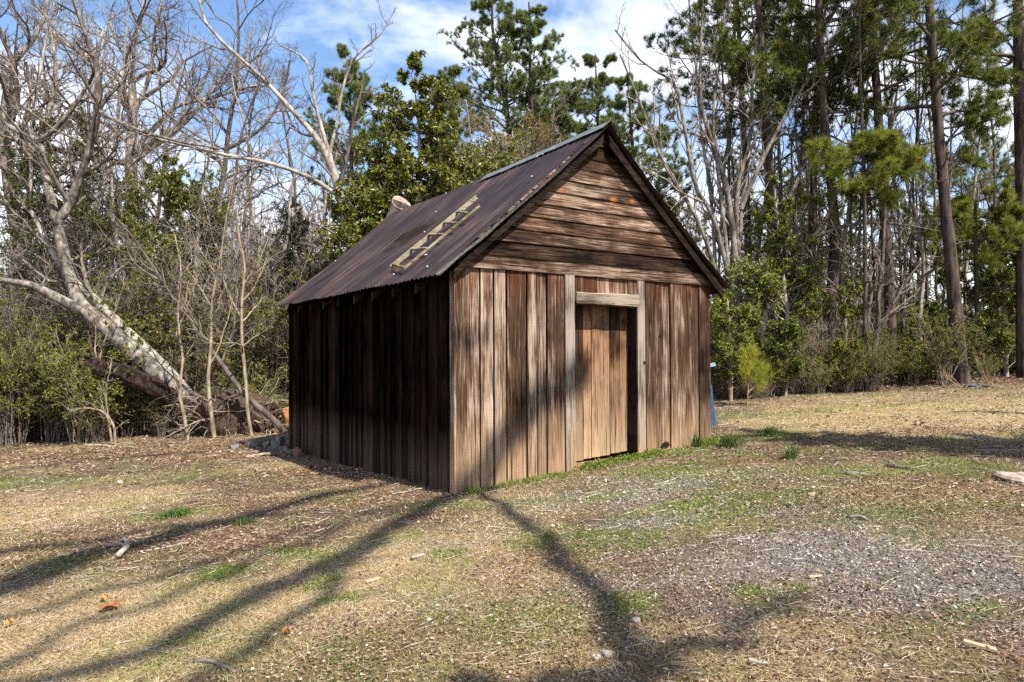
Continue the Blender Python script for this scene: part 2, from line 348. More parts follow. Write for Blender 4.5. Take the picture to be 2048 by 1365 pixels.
def wood(name, grain, dark, mid, light, foot=None, foot_h=0.8, head=None, knots=(), saw=True, patch=0.5, lights=0.62, tint=(0.7, 1.25), bias=0.0):
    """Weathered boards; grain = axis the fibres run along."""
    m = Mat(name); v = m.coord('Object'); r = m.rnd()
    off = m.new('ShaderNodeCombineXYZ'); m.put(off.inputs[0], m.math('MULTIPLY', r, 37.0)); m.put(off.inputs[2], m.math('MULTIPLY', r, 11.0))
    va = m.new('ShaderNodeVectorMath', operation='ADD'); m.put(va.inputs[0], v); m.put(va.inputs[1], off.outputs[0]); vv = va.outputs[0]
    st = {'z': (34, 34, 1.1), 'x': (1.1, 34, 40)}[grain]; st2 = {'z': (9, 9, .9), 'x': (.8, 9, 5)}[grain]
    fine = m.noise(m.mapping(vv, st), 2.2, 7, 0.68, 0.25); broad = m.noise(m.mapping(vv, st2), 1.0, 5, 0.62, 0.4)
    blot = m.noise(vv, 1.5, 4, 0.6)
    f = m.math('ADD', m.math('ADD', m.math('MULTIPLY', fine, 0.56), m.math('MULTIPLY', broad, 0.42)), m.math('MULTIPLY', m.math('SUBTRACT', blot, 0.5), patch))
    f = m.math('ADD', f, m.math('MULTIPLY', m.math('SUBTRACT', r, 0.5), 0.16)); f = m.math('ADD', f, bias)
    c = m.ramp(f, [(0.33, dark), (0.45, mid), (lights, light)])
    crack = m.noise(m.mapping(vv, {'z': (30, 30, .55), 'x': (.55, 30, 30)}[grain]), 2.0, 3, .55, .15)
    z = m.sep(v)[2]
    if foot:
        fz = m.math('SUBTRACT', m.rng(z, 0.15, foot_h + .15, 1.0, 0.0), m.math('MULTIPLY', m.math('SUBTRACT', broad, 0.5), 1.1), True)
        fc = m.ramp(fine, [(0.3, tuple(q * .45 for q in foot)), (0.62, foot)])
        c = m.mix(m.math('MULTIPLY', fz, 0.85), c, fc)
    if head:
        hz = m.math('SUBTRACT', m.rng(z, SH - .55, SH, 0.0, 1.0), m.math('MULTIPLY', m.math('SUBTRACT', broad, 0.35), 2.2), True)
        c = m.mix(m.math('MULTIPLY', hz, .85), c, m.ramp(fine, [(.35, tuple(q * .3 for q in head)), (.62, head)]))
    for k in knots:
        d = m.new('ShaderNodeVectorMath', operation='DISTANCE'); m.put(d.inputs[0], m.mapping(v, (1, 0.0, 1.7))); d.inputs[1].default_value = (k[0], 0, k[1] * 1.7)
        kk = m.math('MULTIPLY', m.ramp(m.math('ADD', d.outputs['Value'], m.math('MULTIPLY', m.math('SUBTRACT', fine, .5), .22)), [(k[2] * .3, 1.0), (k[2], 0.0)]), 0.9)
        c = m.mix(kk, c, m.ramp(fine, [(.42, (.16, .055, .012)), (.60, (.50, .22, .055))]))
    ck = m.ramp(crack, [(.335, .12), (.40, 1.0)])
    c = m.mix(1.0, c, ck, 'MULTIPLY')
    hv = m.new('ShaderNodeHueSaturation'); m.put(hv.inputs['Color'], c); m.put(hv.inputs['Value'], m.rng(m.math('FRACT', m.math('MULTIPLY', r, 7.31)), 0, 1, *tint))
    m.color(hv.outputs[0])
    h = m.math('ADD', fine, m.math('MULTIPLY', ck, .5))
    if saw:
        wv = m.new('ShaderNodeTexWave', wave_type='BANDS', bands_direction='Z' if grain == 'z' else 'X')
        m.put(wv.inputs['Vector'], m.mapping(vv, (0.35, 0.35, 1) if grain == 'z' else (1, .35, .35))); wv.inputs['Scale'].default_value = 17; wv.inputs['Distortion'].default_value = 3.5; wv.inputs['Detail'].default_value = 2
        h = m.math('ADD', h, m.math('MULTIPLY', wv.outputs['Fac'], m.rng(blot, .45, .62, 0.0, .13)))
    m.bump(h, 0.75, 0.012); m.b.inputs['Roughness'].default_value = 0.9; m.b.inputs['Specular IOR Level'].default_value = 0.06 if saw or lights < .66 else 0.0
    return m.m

knots = [(*on_front(1118, 383)[[0, 2]], .075), (*on_front(1221, 401)[[0, 2]], .085), (*on_front(1259, 405)[[0, 2]], .065)]
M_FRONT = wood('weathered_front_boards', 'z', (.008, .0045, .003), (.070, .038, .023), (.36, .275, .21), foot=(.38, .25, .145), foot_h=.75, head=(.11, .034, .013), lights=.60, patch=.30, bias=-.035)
M_LEFT = wood('shade_darkened_boards', 'z', (.0012, .0009, .0007), (.004, .0027, .002), (.022, .012, .0075), foot=(.075, .055, .04), foot_h=.5, saw=False, lights=.70, tint=(.35, 1.5), patch=.8)  # side away from the sun: its shade is put into these near-black colours
M_GABLE = wood('weathered_lap_siding', 'x', (.008, .0045, .003), (.066, .036, .022), (.38, .285, .21), knots=knots, saw=False, lights=.60, tint=(.7, 1.35), patch=.30, bias=-.035)
M_DOOR = wood('brown_door_boards', 'z', (.007, .0035, .002), (.06, .029, .015), (.23, .13, .075), foot=(.44, .30, .18), foot_h=1.2, saw=False, patch=.75, bias=-.015)
M_TRIM = wood('grey_weathered_trim', 'z', (.024, .017, .012), (.11, .083, .063), (.33, .275, .225), foot=(.42, .30, .19), foot_h=.7, saw=False, lights=.56, bias=.03)
M_BEAM = wood('grey_weathered_beam', 'x', (.026, .018, .013), (.12, .088, .064), (.32, .265, .205), saw=False, lights=.58, bias=.02)
M_DARKWOOD = wood('dark_rafters', 'x', (.005, .004, .003), (.018, .012, .009), (.05, .036, .028), saw=False)

shed = thing('wooden_shed', SB, 'old weathered board shed with steep rusty metal roof standing in the yard', 'shed', rz=YAW)

def boards(m, xs, y, th, z0f, z1f, jit=.006, gap=.004):
    for a, b in zip(xs[:-1], xs[1:]):
        g = gap * RNG.uniform(.3, 1.8); dy = RNG.uniform(-jit, jit)
        m.box(a + g, b - g, y - th + dy, y + dy, z0f((a + b) / 2), z1f((a + b) / 2), dx=RNG.uniform(-.004, .004), dy=RNG.uniform(-.004, .004))

px2x = lambda px, py=760: float(on_front(px, py)[0])
x_door0, x_door1 = px2x(1145), px2x(1271)
DOOR_H = float(on_front(1207, 612)[2]); HEAD_T = float(on_front(1207, 588)[2])
fm = MB()
edges_l = [0.012] + [px2x(p) for p in (933, 958, 986, 1011, 1051, 1072, 1091, 1127)] + [x_door0 - .012]
edges_r = [x_door1 + .012] + [px2x(p) for p in (1289, 1308, 1322, 1338, 1366, 1381, 1395)] + [SW - .012]
ztop = lambda x: SH + .05
boards(fm, edges_l, 0.0, .024, lambda x: gz_local(x, 0) - .06, ztop, jit=.012, gap=.0075)
boards(fm, edges_r, 0.0, .024, lambda x: gz_local(x, 0) - .06, ztop, jit=.012, gap=.0075)
boards(fm, [x_door0 - .012] + [px2x(p, 575) for p in (1166, 1192, 1228, 1253)] + [x_door1 + .012], 0.0, .024, lambda x: HEAD_T - .02, ztop)
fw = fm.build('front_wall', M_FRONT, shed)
bk = MB(); bk.box(.02, x_door0 - .01, .03, .05, -.1, SH); bk.box(x_door1 + .01, SW - .02, .03, .05, -.1, SH); bk.box(x_door0, x_door1, .03, .05, HEAD_T, SH)
bk.box(.06, SW - .06, .10, .12, SH - .1, SH + .02)
bk.build('front_wall_backing', M_DARKWOOD, shed)
# narrow battens over some joints of the front
bt = MB()
for p, w in ((1109, .05),):
    x = px2x(p); bt.box(x - w / 2, x + w / 2, -.045, -.026, gz_local(x, 0) - .05, SH + .03)
# left wall: boards with narrow raised battens
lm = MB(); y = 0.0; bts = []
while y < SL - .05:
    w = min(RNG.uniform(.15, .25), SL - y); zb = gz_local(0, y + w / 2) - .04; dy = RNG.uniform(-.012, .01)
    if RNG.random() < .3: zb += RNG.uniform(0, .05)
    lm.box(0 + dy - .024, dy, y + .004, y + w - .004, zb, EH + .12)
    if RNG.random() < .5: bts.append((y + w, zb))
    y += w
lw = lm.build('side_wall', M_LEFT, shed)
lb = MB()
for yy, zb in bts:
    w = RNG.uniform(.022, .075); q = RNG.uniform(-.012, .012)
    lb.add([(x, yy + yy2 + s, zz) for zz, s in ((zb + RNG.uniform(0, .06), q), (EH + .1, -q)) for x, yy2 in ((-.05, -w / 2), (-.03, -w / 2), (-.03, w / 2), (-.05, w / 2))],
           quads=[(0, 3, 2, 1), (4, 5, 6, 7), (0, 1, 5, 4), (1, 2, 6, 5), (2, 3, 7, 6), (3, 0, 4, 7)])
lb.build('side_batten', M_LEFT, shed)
# far walls
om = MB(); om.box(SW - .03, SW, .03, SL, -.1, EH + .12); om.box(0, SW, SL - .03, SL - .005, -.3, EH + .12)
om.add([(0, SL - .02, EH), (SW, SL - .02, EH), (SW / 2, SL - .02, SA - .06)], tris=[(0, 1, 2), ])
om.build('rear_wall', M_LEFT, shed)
# corner boards
cb = MB(); cb.box(-.03, .045, -.052, -.028, gz_local(0, 0) - .05, SH - .01); cb.box(-.052, -.031, -.052, .05, gz_local(0, 0) - .05, EH + .05)
cb.build('corner_board', M_FRONT, shed)
# lap siding of the gable
gm = MB(); NB = 11
z0 = SH - .045; cz = (SA - .10 - z0) / NB
def half(z): return max(.02, (SA - .03 - z) / SLOPE)
for i in range(NB):
    a = z0 + i * cz + RNG.uniform(-.006, .006); b = z0 + (i + 1) * cz + .018
    if i == 0: xa0, xa1 = -.02, SW + .03
    else: xa0, xa1 = SW / 2 - half(a) - .02, SW / 2 + half(a) + .02
    xb0, xb1 = max(SW / 2 - half(b) - .02, -.02), min(SW / 2 + half(b) + .02, SW + .03)
    tl = RNG.uniform(-.006, .006)
    nseg = 10; us = np.linspace(0, 1, nseg + 1); wob = np.cumsum(RNG.normal(0, .0015, nseg + 1)) + tl * us
    lo = np.stack([xa0 + (xa1 - xa0) * us, np.full(nseg + 1, -.054) + RNG.normal(0, .002, nseg + 1), a + wob], -1)
    lo2 = lo + np.array([0, .02, 0]); hi = np.stack([xb0 + (xb1 - xb0) * us, np.full(nseg + 1, -.034), np.full(nseg + 1, b)], -1); hi2 = hi + np.array([0, .012, 0])
    V = np.concatenate([lo, hi, lo2, hi2]); n = nseg + 1; q = []
    for k in range(nseg): q += [(k, k + 1, n + k + 1, n + k), (2 * n + k, 2 * n + k + 1, k + 1, k), (n + k, n + k + 1, 3 * n + k + 1, 3 * n + k)]
    q += [(0, n, 3 * n, 2 * n), (nseg, 2 * n + nseg, 3 * n + nseg, n + nseg)]
    gm.add(V, quads=q)
gm.build('gable_siding', M_GABLE, shed)
gb = MB(); gb.add([(0, .0, SH), (SW, .0, SH), (SW / 2, .0, SA - .06)], tris=[(0, 1, 2)]); gb.build('gable_backing', M_DARKWOOD, shed)
# door, jambs, header
REC = .17
dm = MB(); dxs = [x_door0 + .01]
for p in (1164, 1180, 1197, 1217, 1237): dxs.append(float(on_front(p, 760, REC)[0]))
dxs.append(x_door1 + .02)
dz0 = gz_local((x_door0 + x_door1) / 2, 0) + .03
for a, b in zip(dxs[:-1], dxs[1:]):
    dy = RNG.uniform(-.004, .004); dm.box(a + .0035, b - .0035, REC - .025 + dy, REC + dy, dz0 + RNG.uniform(0, .012) + .05 * (a - x_door0), DOOR_H + .12)
door = dm.build('door', M_DOOR, shed)
db = MB(); db.box(x_door0 - .02, x_door1 + .03, REC + .006, REC + .02, dz0, DOOR_H + .12); db.build('door_backing', M_DARKWOOD, door)
dl = MB()
dl.box(x_door0 + .018, x_door0 + .05, REC - .04, REC - .028, .3, DOOR_H - .5); dl.build('edge_strip', M_TRIM, door)
jm = MB(); jm.box(x_door0 - .135, x_door0 + .008, -.05, -.026, gz_local(x_door0, 0) - .05, SH - .04, top=(x_door0 - .14, x_door0 - .002)); jm.build('door_casing', M_TRIM, shed)
jm = MB(); jm.box(x_door1 - .004, x_door1 + .13, -.05, -.026, gz_local(x_door1, 0) - .05, SH - .04, top=(x_door1 + .0, x_door1 + .125))
jm.build('door_casing', M_TRIM, shed)
rv = MB(); rv.box(x_door1 - .002, x_door1 + .02, -.024, REC + .03, gz_local(x_door1, 0) - .05, DOOR_H + .12); rv.box(x_door0 - .02, x_door0 + .002, -.02, REC + .03, -.05, DOOR_H + .12)
rv.build('door_jamb', M_DARKWOOD, shed)
hm = MB(); hv = np.linspace(0, 1, 9)
for a, b in zip(hv[:-1], hv[1:]):
    pass
n = 13; us = np.linspace(0, 1, n); hx = x_door0 + .004 + (x_door1 - x_door0 - .008) * us
top = HEAD_T + np.cumsum(RNG.normal(0, .003, n)); bot = DOOR_H + np.cumsum(RNG.normal(0, .0025, n))
V = np.concatenate([np.stack([hx, np.full(n, yy), zz], -1) for yy, zz in ((-.085, bot + .01), (-.085, top - .012), (-.07, top), (.03, top), (.03, bot))])
q = []
for r_ in range(5):
    for k in range(n - 1): q.append((r_ * n + k, r_ * n + k + 1, ((r_ + 1) % 5) * n + k + 1, ((r_ + 1) % 5) * n + k))
hm.add(V, quads=q); ends = []
hm.add([V[r_ * n] for r_ in range(4)] + [V[r_ * n + n - 1] for r_ in range(4)], quads=[(0, 1, 2, 3), (7, 6, 5, 4)])
hm.build('door_header', M_BEAM, shed)
sm = MB(); sm.box(x_door0 - .04, x_door1 - .1, -.02, REC + .06, dz0 - .10, dz0 - .02); sm.build('door_sill', M_FRONT, shed)
# nail holes and the gnawed hole at the foot of the front
hole = Mat('hole'); hole.color((.003, .002, .002))
for px_, py_, r_ in ((1283, 726, .022), (1317, 671, .02)):
    p = on_front(px_, py_); a = np.arange(10) * 2 * math.pi / 10
    yy = -.053 if px_ < 1290 else -.0365; nh = MB()
    nh.add([(p[0], yy, p[2])] + [(p[0] + r_ * math.cos(q_), yy, p[2] + r_ * math.sin(q_)) for q_ in a], tris=[(0, i + 1, (i + 1) % 10 + 1) for i in range(10)])
    nh.build('knothole', hole.m, shed)
p = on_front(1327, 890); nh = MB()
ang = np.linspace(0, math.pi, 14); rr = .085 * (1 + RNG.uniform(-.3, .25, 14))
nh.add([(p[0], -.037, p[2] - .02)] + [(p[0] + r_ * math.cos(q_), -.037, p[2] - .02 + .9 * r_ * math.sin(q_)) for q_, r_ in zip(ang, rr)], tris=[(0, i + 1, i + 2) for i in range(13)])
nh.build('gnawed_hole', hole.m, shed)

# roof: corrugated sheets on both slopes
def roof_mat():
    m = Mat('rusty_roof_metal'); v = m.coord('Object')
    streak = m.noise(m.mapping(v, (.5, 9, .5)), 1.6, 6, 0.66, .2); fine = m.noise(m.mapping(v, (1.2, 40, 1.2)), 1.2, 5, .6); blot = m.noise(v, 1.1, 4, .6); spk = m.noise(v, 60, 3, .7)
    f = m.math('ADD', m.math('ADD', m.math('MULTIPLY', streak, .62), m.math('MULTIPLY', fine, .3)), m.math('MULTIPLY', m.math('SUBTRACT', blot, .35), .45))
    c = m.ramp(f, [(.38, (.006, .004, .004)), (.52, (.022, .013, .012)), (.62, (.062, .034, .028)), (.74, (.20, .125, .105))])
    s = m.sep(v)
    li = m.math('MULTIPLY', m.rng(s[1], -.17, .05, 1.0, 0.0), m.rng(s[0], -.3, 1.7, 1.1, .25))
    lic = m.ramp(m.math('ADD', m.noise(v, 34, 5, .75), m.math('MULTIPLY', m.math('SUBTRACT', li, .5), .34)), [(.50, 0.0), (.56, 1.0)])
    c = m.mix(m.math('MULTIPLY', lic, m.ramp(li, [(.2, 0.0), (.6, .55)])), c, m.ramp(spk, [(.35, (.05, .05, .035)), (.65, (.27, .27, .20))]))
    m.color(c); m.b.inputs['Roughness'].default_value = .62; m.b.inputs['Metallic'].default_value = 0.0; m.b.inputs['Specular IOR Level'].default_value = .35
    m.bump(m.math('ADD', fine, m.math('MULTIPLY', spk, .4)), .3, .006); return m.m
M_ROOF = roof_mat()
def roof_surface(side):
    m = MB(); per = .105; ys = np.arange(-RK, SL + .12 + .001, per / 5); us = np.linspace(0, 1, 30)
    Y, U = np.meshgrid(ys, us, indexing='ij')
    run = SW / 2 + OV - (0 if side < 0 else .1)
    ragged = (vnoise(ys * 1.7, ys * 0 + 1, 61) - .5) * .05 + (vnoise(ys * .5, ys * 0 + 4, 63) - .5) * .05
    D = (1 - U) * run + (1 - U) ** 8 * ragged[:, None]
    sag = -.055 * np.sin(np.pi * U) * (0.4 + vnoise(Y * .6, U * 2, 71)) - .045 * np.sin(np.pi * np.clip(Y / SL, 0, 1)) * U
    kick = (.012 * np.sin(2 * np.pi * Y / per)) * (1 - .3 * U) * .62 + .015 * (vnoise(Y * 1.3, U * 5, 77) - .5)
    seam = .014 * ((np.abs(((Y + RK) / .66) % 1.0 - .5) > .47).astype(float))
    edge = -.022 * (1 - smooth(-RK, -RK + .03, Y)) * (.4 + vnoise(U * 9, U * 0, 83))
    z = SA - D * SLOPE + sag + kick + seam + edge * (1.0 if side < 0 else .6)
    x = SW / 2 + side * D
    V = np.stack([x, Y, z], -1); n = V.shape[0] * V.shape[1]; idx = np.arange(n).reshape(V.shape[:2])
    V2 = V - np.array([0, 0, .008])
    q = np.stack([idx[:-1, :-1], idx[1:, :-1], idx[1:, 1:], idx[:-1, 1:]], -1).reshape(-1, 4)
    if side < 0: q = q[:, ::-1]
    m.add(V.reshape(-1, 3), quads=q); m.add(V2.reshape(-1, 3), quads=q[:, ::-1])
    if side < 0:
        for _ in range(12):                                # pale nail heads
            d = RNG.choice([.15, .75, 1.3, 1.9, 2.15]); yy = RNG.uniform(-.1, SL); p = np.array([SW / 2 - d, yy, SA - d * SLOPE]) + RN * .012
            m.obox(p, np.array([.006, 0, .006 * SLOPE]), (0, .007, 0), RN * .006, mat=1)
    return m.build('roof', [M_ROOF, plain('bright_nail', (.6, .6, .6), .4)], shed, smooth_=True)
roof = roof_surface(-1); roof_far = roof_surface(1)
# decking under the metal, rafters, fascia
dk = MB()
def deck(side, off0, off1, ya, yb, mb_, d0, d1):
    A = [(SW / 2 + side * d, SA - d * SLOPE) for d in (d0, d1)]
    v = [(A[0][0], ya, A[0][1] - off0), (A[1][0], ya, A[1][1] - off0), (A[1][0], yb, A[1][1] - off0), (A[0][0], yb, A[0][1] - off0)]
    v2 = [(x, y, z - off1) for x, y, z in v]
    mb_.add(v + v2, quads=[(0, 1, 2, 3), (7, 6, 5, 4), (0, 4, 5, 1), (1, 5, 6, 2), (2, 6, 7, 3), (3, 7, 4, 0)])
for side in (-1, 1):
    d = .04
    while d < SW / 2 + OV - .28:
        w = RNG.uniform(.16, .24); deck(side, .085, .022, -RK + .05, SL + .06, dk, d, d + w); d += w + .012
dk.build('roof_decking', M_DARKWOOD, roof)
rf = MB()
for yy in np.arange(.5, SL, .62): deck(-1, .11, .10, yy, yy + .05, rf, .05, SW / 2 + OV - .06)
for yy in (-RK + .05,): deck(1, .11, .10, yy, yy + .04, rf, .05, SW / 2 + .12); deck(-1, .11, .07, yy, yy + .04, rf, .05, SW / 2 + .1)
rf.build('rafter', M_DARKWOOD, roof)
galv = plain('galvanized_ridge', (.12, .135, .14), .6, .35, 14)
rc = MB(); ya, yb = -RK - .02, float(to_local(np.array([0, 0, CAMZ]) + ray(1030, 333) * 11.1)[1])
nn = 16; yy = np.linspace(ya, 2.65, nn); zz = SA + .02 - .045 * np.sin(np.pi * np.clip(yy / SL, 0, 1))
for side in (-1, 1):
    V = np.concatenate([np.stack([np.full(nn, SW / 2), yy, zz + .012], -1), np.stack([np.full(nn, SW / 2 + side * .12), yy, zz - .12 * SLOPE + .008 + RNG.normal(0, .003, nn)], -1)])
    rc.add(V, quads=[(k, k + 1, nn + k + 1, nn + k) for k in range(nn - 1)])
    rc.add(V - np.array([0, 0, .01]), quads=[(k, k + 1, nn + k + 1, nn + k) for k in range(nn - 1)])
rc.build('ridge_cap', galv, roof)
# ------------------------------------------------------------------ ladder on the roof
lad_root = on_roof(800, 545)
M_LADDER = wood('pale_lichen_wood', 'x', (.035, .028, .016), (.19, .14, .07), (.37, .32, .225), saw=False, lights=.58)
lad = thing('roof_ladder', SB + TV * lad_root[0] + LV * lad_root[1] + np.array([0, 0, lad_root[2]]), 'short pale wooden ladder lying up the slope of the rusty shed roof', 'ladder', rz=YAW)
L_ = lambda px, py: on_roof(px, py) - lad_root + RN * .045
ra = [(L_(786, 541), L_(957, 400)), (L_(812, 544), L_(963, 418))]
for (a, b), hr in zip(ra, (.055, .026)):
    m = MB(); m.beam(a, b, .022, hr, up=RN); m.build('rail', M_LADDER, lad)
for u, u2 in ((.0, .02), (.2, .2), (.40, .42), (.58, .6), (.74, .76)):
    a = ra[0][0] + (ra[0][1] - ra[0][0]) * (u + .03); b = ra[1][0] + (ra[1][1] - ra[1][0]) * (u2 + .10 if u else .01)
    m = MB(); m.beam(a + RN * .01, b + RN * .01, .02, .03, up=RN); m.build('rung', M_LADDER, lad)

# ------------------------------------------------------------------ plants: helpers
def nrm(v): return v / (np.linalg.norm(v, axis=-1, keepdims=True) + 1e-9)

def curve(pts, k, wob=0.0):
    """Smooth polyline of k points through pts."""
    p = np.asarray(pts, float)
    if len(p) == 2: p = np.array([p[0], (p[0] * 2 + p[1]) / 3, (p[0] + p[1] * 2) / 3, p[1]])
    q = np.vstack([2 * p[0] - p[1], p, 2 * p[-1] - p[-2]])
    seg = np.linalg.norm(np.diff(p, axis=0), axis=1); s = np.concatenate([[0], np.cumsum(seg)])
    u = np.linspace(0, s[-1], k); i = np.clip(np.searchsorted(s, u, 'right') - 1, 0, len(p) - 2); t = ((u - s[i]) / (seg[i] + 1e-9))[:, None]
    a, b, c, d = q[i], q[i + 1], q[i + 2], q[i + 3]
    r = .5 * (2 * b + (c - a) * t + (2 * a - 5 * b + 4 * c - d) * t ** 2 + (3 * b - a - 3 * c + d) * t ** 3)
    if wob:
        n = RNG.normal(0, wob, (k, 3)); n[0] = 0; n = (n + np.roll(n, 1, 0) + np.roll(n, -1, 0)) / 3; n[0] = 0; r = r + n
    return r

def grow(P, R, m, u0=.25, u1=1.0, ang=(35, 65), length=(.3, .6), k=5, wander=.18, up=.12, thin=.62, tip=.25, shrink=.6, bias=None, minr=.0025):
    """m side branches on every strand: length is a share of the parent's length."""
    n, kk, _ = P.shape
    u = RNG.uniform(u0, u1, (n, m)); u = u0 + (u1 - u0) * ((np.arange(m)[None] + RNG.uniform(0, 1, (n, m))) / m)
    f = u * (kk - 1); i = np.clip(f.astype(int), 0, kk - 2); t = (f - i)[..., None]; r = np.arange(n)[:, None]
    pos = P[r, i] * (1 - t) + P[r, i + 1] * t; tan = nrm(P[r, i + 1] - P[r, i])
    rad = R[r, i] * (1 - t[..., 0]) + R[r, i + 1] * t[..., 0]
    plen = np.linalg.norm(np.diff(P, axis=1), axis=2).sum(1)[:, None]
    L = plen * RNG.uniform(*length, (n, m)) * (1 - shrink * (u - u0) / max(u1 - u0, 1e-6))
    rv = RNG.normal(0, 1, (n, m, 3)); pr = nrm(np.cross(tan, rv)); a = np.radians(RNG.uniform(*ang, (n, m)))[..., None]
    d = np.cos(a) * tan + np.sin(a) * pr
    if bias is not None: d = nrm(d + np.asarray(bias))
    out = [pos]; p = pos
    for _ in range(k - 1):
        d = nrm(d + RNG.normal(0, wander, d.shape) + np.array([0, 0, up]))
        p = p + d * (L / (k - 1))[..., None]; out.append(p)
    PP = np.stack(out, 2).reshape(n * m, k, 3)
    r0 = np.maximum(np.minimum(rad * thin, .024 * L + .002), minr).reshape(-1, 1)
    RR = np.maximum(r0 * np.linspace(1, tip, k)[None], minr * .8)
    return PP, RR

def along(P, n, u0=0.2, u1=1.0):
    """n random points on each strand with its direction."""
    s, kk, _ = P.shape
    f = RNG.uniform(u0, u1, (s, n)) * (kk - 1); i = np.clip(f.astype(int), 0, kk - 2); t = (f - i)[..., None]; r = np.arange(s)[:, None]
    return (P[r, i] * (1 - t) + P[r, i + 1] * t).reshape(-1, 3), nrm(P[r, i + 1] - P[r, i]).reshape(-1, 3)

def leaves(mb, pos, d, size=(.05, .09), width=.5, spread=1.0, droop=0.0, fold=.25):
    n = len(pos)
    if n == 0: return
    dr = nrm(d * .5 + RNG.normal(0, spread, (n, 3)) * .6 + np.array([0, 0, -droop])); s = RNG.uniform(*size, (n, 1))
    side = nrm(np.cross(dr, RNG.normal(0, 1, (n, 3)))); nn = np.cross(dr, side); w = s * width * .5
    a = pos; b = pos + dr * s * .45 + side * w + nn * w * fold; c = pos + dr * s; e = pos + dr * s * .45 - side * w + nn * w * fold
    V = np.stack([a, b, c, e], 1).reshape(-1, 3); i = np.arange(n)[:, None] * 4
    mb.add(V, tris=np.concatenate([i + np.array([[0, 1, 2]]), i + np.array([[0, 2, 3]])], 0))

def tufts(mb, pos, d, n=11, length=(.12, .2), width=.010, open_=.75):
    """Sprays of needles, each needle one thin blade."""
    c = len(pos); p = np.repeat(pos, n, 0); dd = np.repeat(d, n, 0)
    dr = nrm(dd * .75 + RNG.normal(0, open_, (c * n, 3)) * .8 + np.array([0, 0, .12])); L = RNG.uniform(*length, (c * n, 1))
    side = nrm(np.cross(dr, RNG.normal(0, 1, (c * n, 3)))) * width
    V = np.stack([p - side * .5, p + side * .5, p + dr * L], 1).reshape(-1, 3)
    # joined at the foot so that a tuft is one piece of one colour
    i = np.arange(c * n)[:, None] * 3
    mb.add(V, tris=i + np.array([[0, 1, 2]]))

B_GREY = bark('grey_bark', (.10, .085, .07), (.42, .38, .32), 7, .35)
B_PALE = bark('pale_mottled_bark', (.05, .042, .034), (.27, .24, .20), 8, .5, thr=(.42, .60), extra=(.085, .078, .05))
B_DARK = bark('dark_bark', (.03, .024, .019), (.15, .12, .10), 8, .3)
B_PINE = bark('pine_bark', (.014, .010, .008), (.105, .078, .062), 10, .22)
B_TAN = bark('tan_twig_bark', (.11, .085, .055), (.36, .29, .205), 12, .3)
B_TWIG = bark('twig_bark', (.07, .055, .045), (.24, .20, .165), 10, .3)
B_BRUSH = bark('grey_brush_bark', (.12, .10, .08), (.36, .31, .26), 10, .3)
B_ROT = bark('rotten_wood', (.006, .004, .003), (.085, .045, .03), 14, .6, thr=(.46, .70))
L_OLIVE = leafy('olive_leaf', [(0, (.05, .068, .010)), (.4, (.13, .16, .02)), (.75, (.25, .27, .035)), (1, (.40, .36, .08))], .45)
L_UNDER = leafy('undergrowth_leaf', [(0, (.035, .05, .008)), (.45, (.125, .145, .02)), (.8, (.25, .26, .036)), (1, (.42, .32, .12))], .5)
L_GLOSS = leafy('glossy_leaf', [(0, (.026, .048, .008)), (.4, (.11, .145, .02)), (.75, (.27, .30, .038)), (1, (.48, .45, .09))], .46, .34, .5)
L_DEEP = leafy('deep_green_leaf', [(0, (.024, .042, .008)), (.5, (.085, .12, .017)), (.85, (.19, .22, .03)), (1, (.32, .31, .06))], .45, .45, .4)
L_RED = leafy('budding_leaf', [(0, (.12, .06, .025)), (.5, (.22, .13, .045)), (1, (.20, .17, .05))])
L_DRY = leafy('dry_leaf', [(0, (.12, .06, .03)), (.5, (.26, .15, .085)), (1, (.42, .29, .18))], .2, .8, .1)
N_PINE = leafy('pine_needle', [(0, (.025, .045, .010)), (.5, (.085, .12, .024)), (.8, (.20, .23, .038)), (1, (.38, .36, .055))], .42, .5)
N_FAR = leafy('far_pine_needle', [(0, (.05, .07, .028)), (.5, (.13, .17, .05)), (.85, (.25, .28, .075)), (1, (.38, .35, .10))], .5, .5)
N_LIGHT = leafy('light_pine_needle', [(0, (.07, .10, .012)), (.5, (.18, .23, .028)), (1, (.36, .37, .05))], .4, .5)
N_CEDAR = leafy('cedar_spray', [(0, (.015, .024, .009)), (.5, (.034, .05, .014)), (1, (.085, .095, .024))], .2, .6)

def px_stem(pts, depth, k=16, wob=.015, root=False):
    """Stem through pixels (px, py, width in px[, depth change]) at a depth; returns points and radii."""
    P = []; Wd = []
    for q in pts:
        dp = depth + (q[3] if len(q) > 3 else 0); P.append(W(q[0], q[1], dp)); Wd.append(q[2] * dp / F / 2)
    P = np.array(P)
    if root:
        b = P[0].copy(); b[2] = float(ground_z(b[0], b[1])) - .12
        if P[0][2] - b[2] > .25: P = np.vstack([b, P]); Wd = [Wd[0] * 1.25] + Wd
        else: P[0] = b
    c = curve(P, k, wob)
    seg = np.concatenate([[0], np.cumsum(np.linalg.norm(np.diff(P, axis=0), axis=1))])
    r = np.interp(np.linspace(0, seg[-1], k), seg, Wd)
    return c, r

def base_of(P): return np.array([P[0][0], P[0][1], float(ground_z(P[0][0], P[0][1]))])

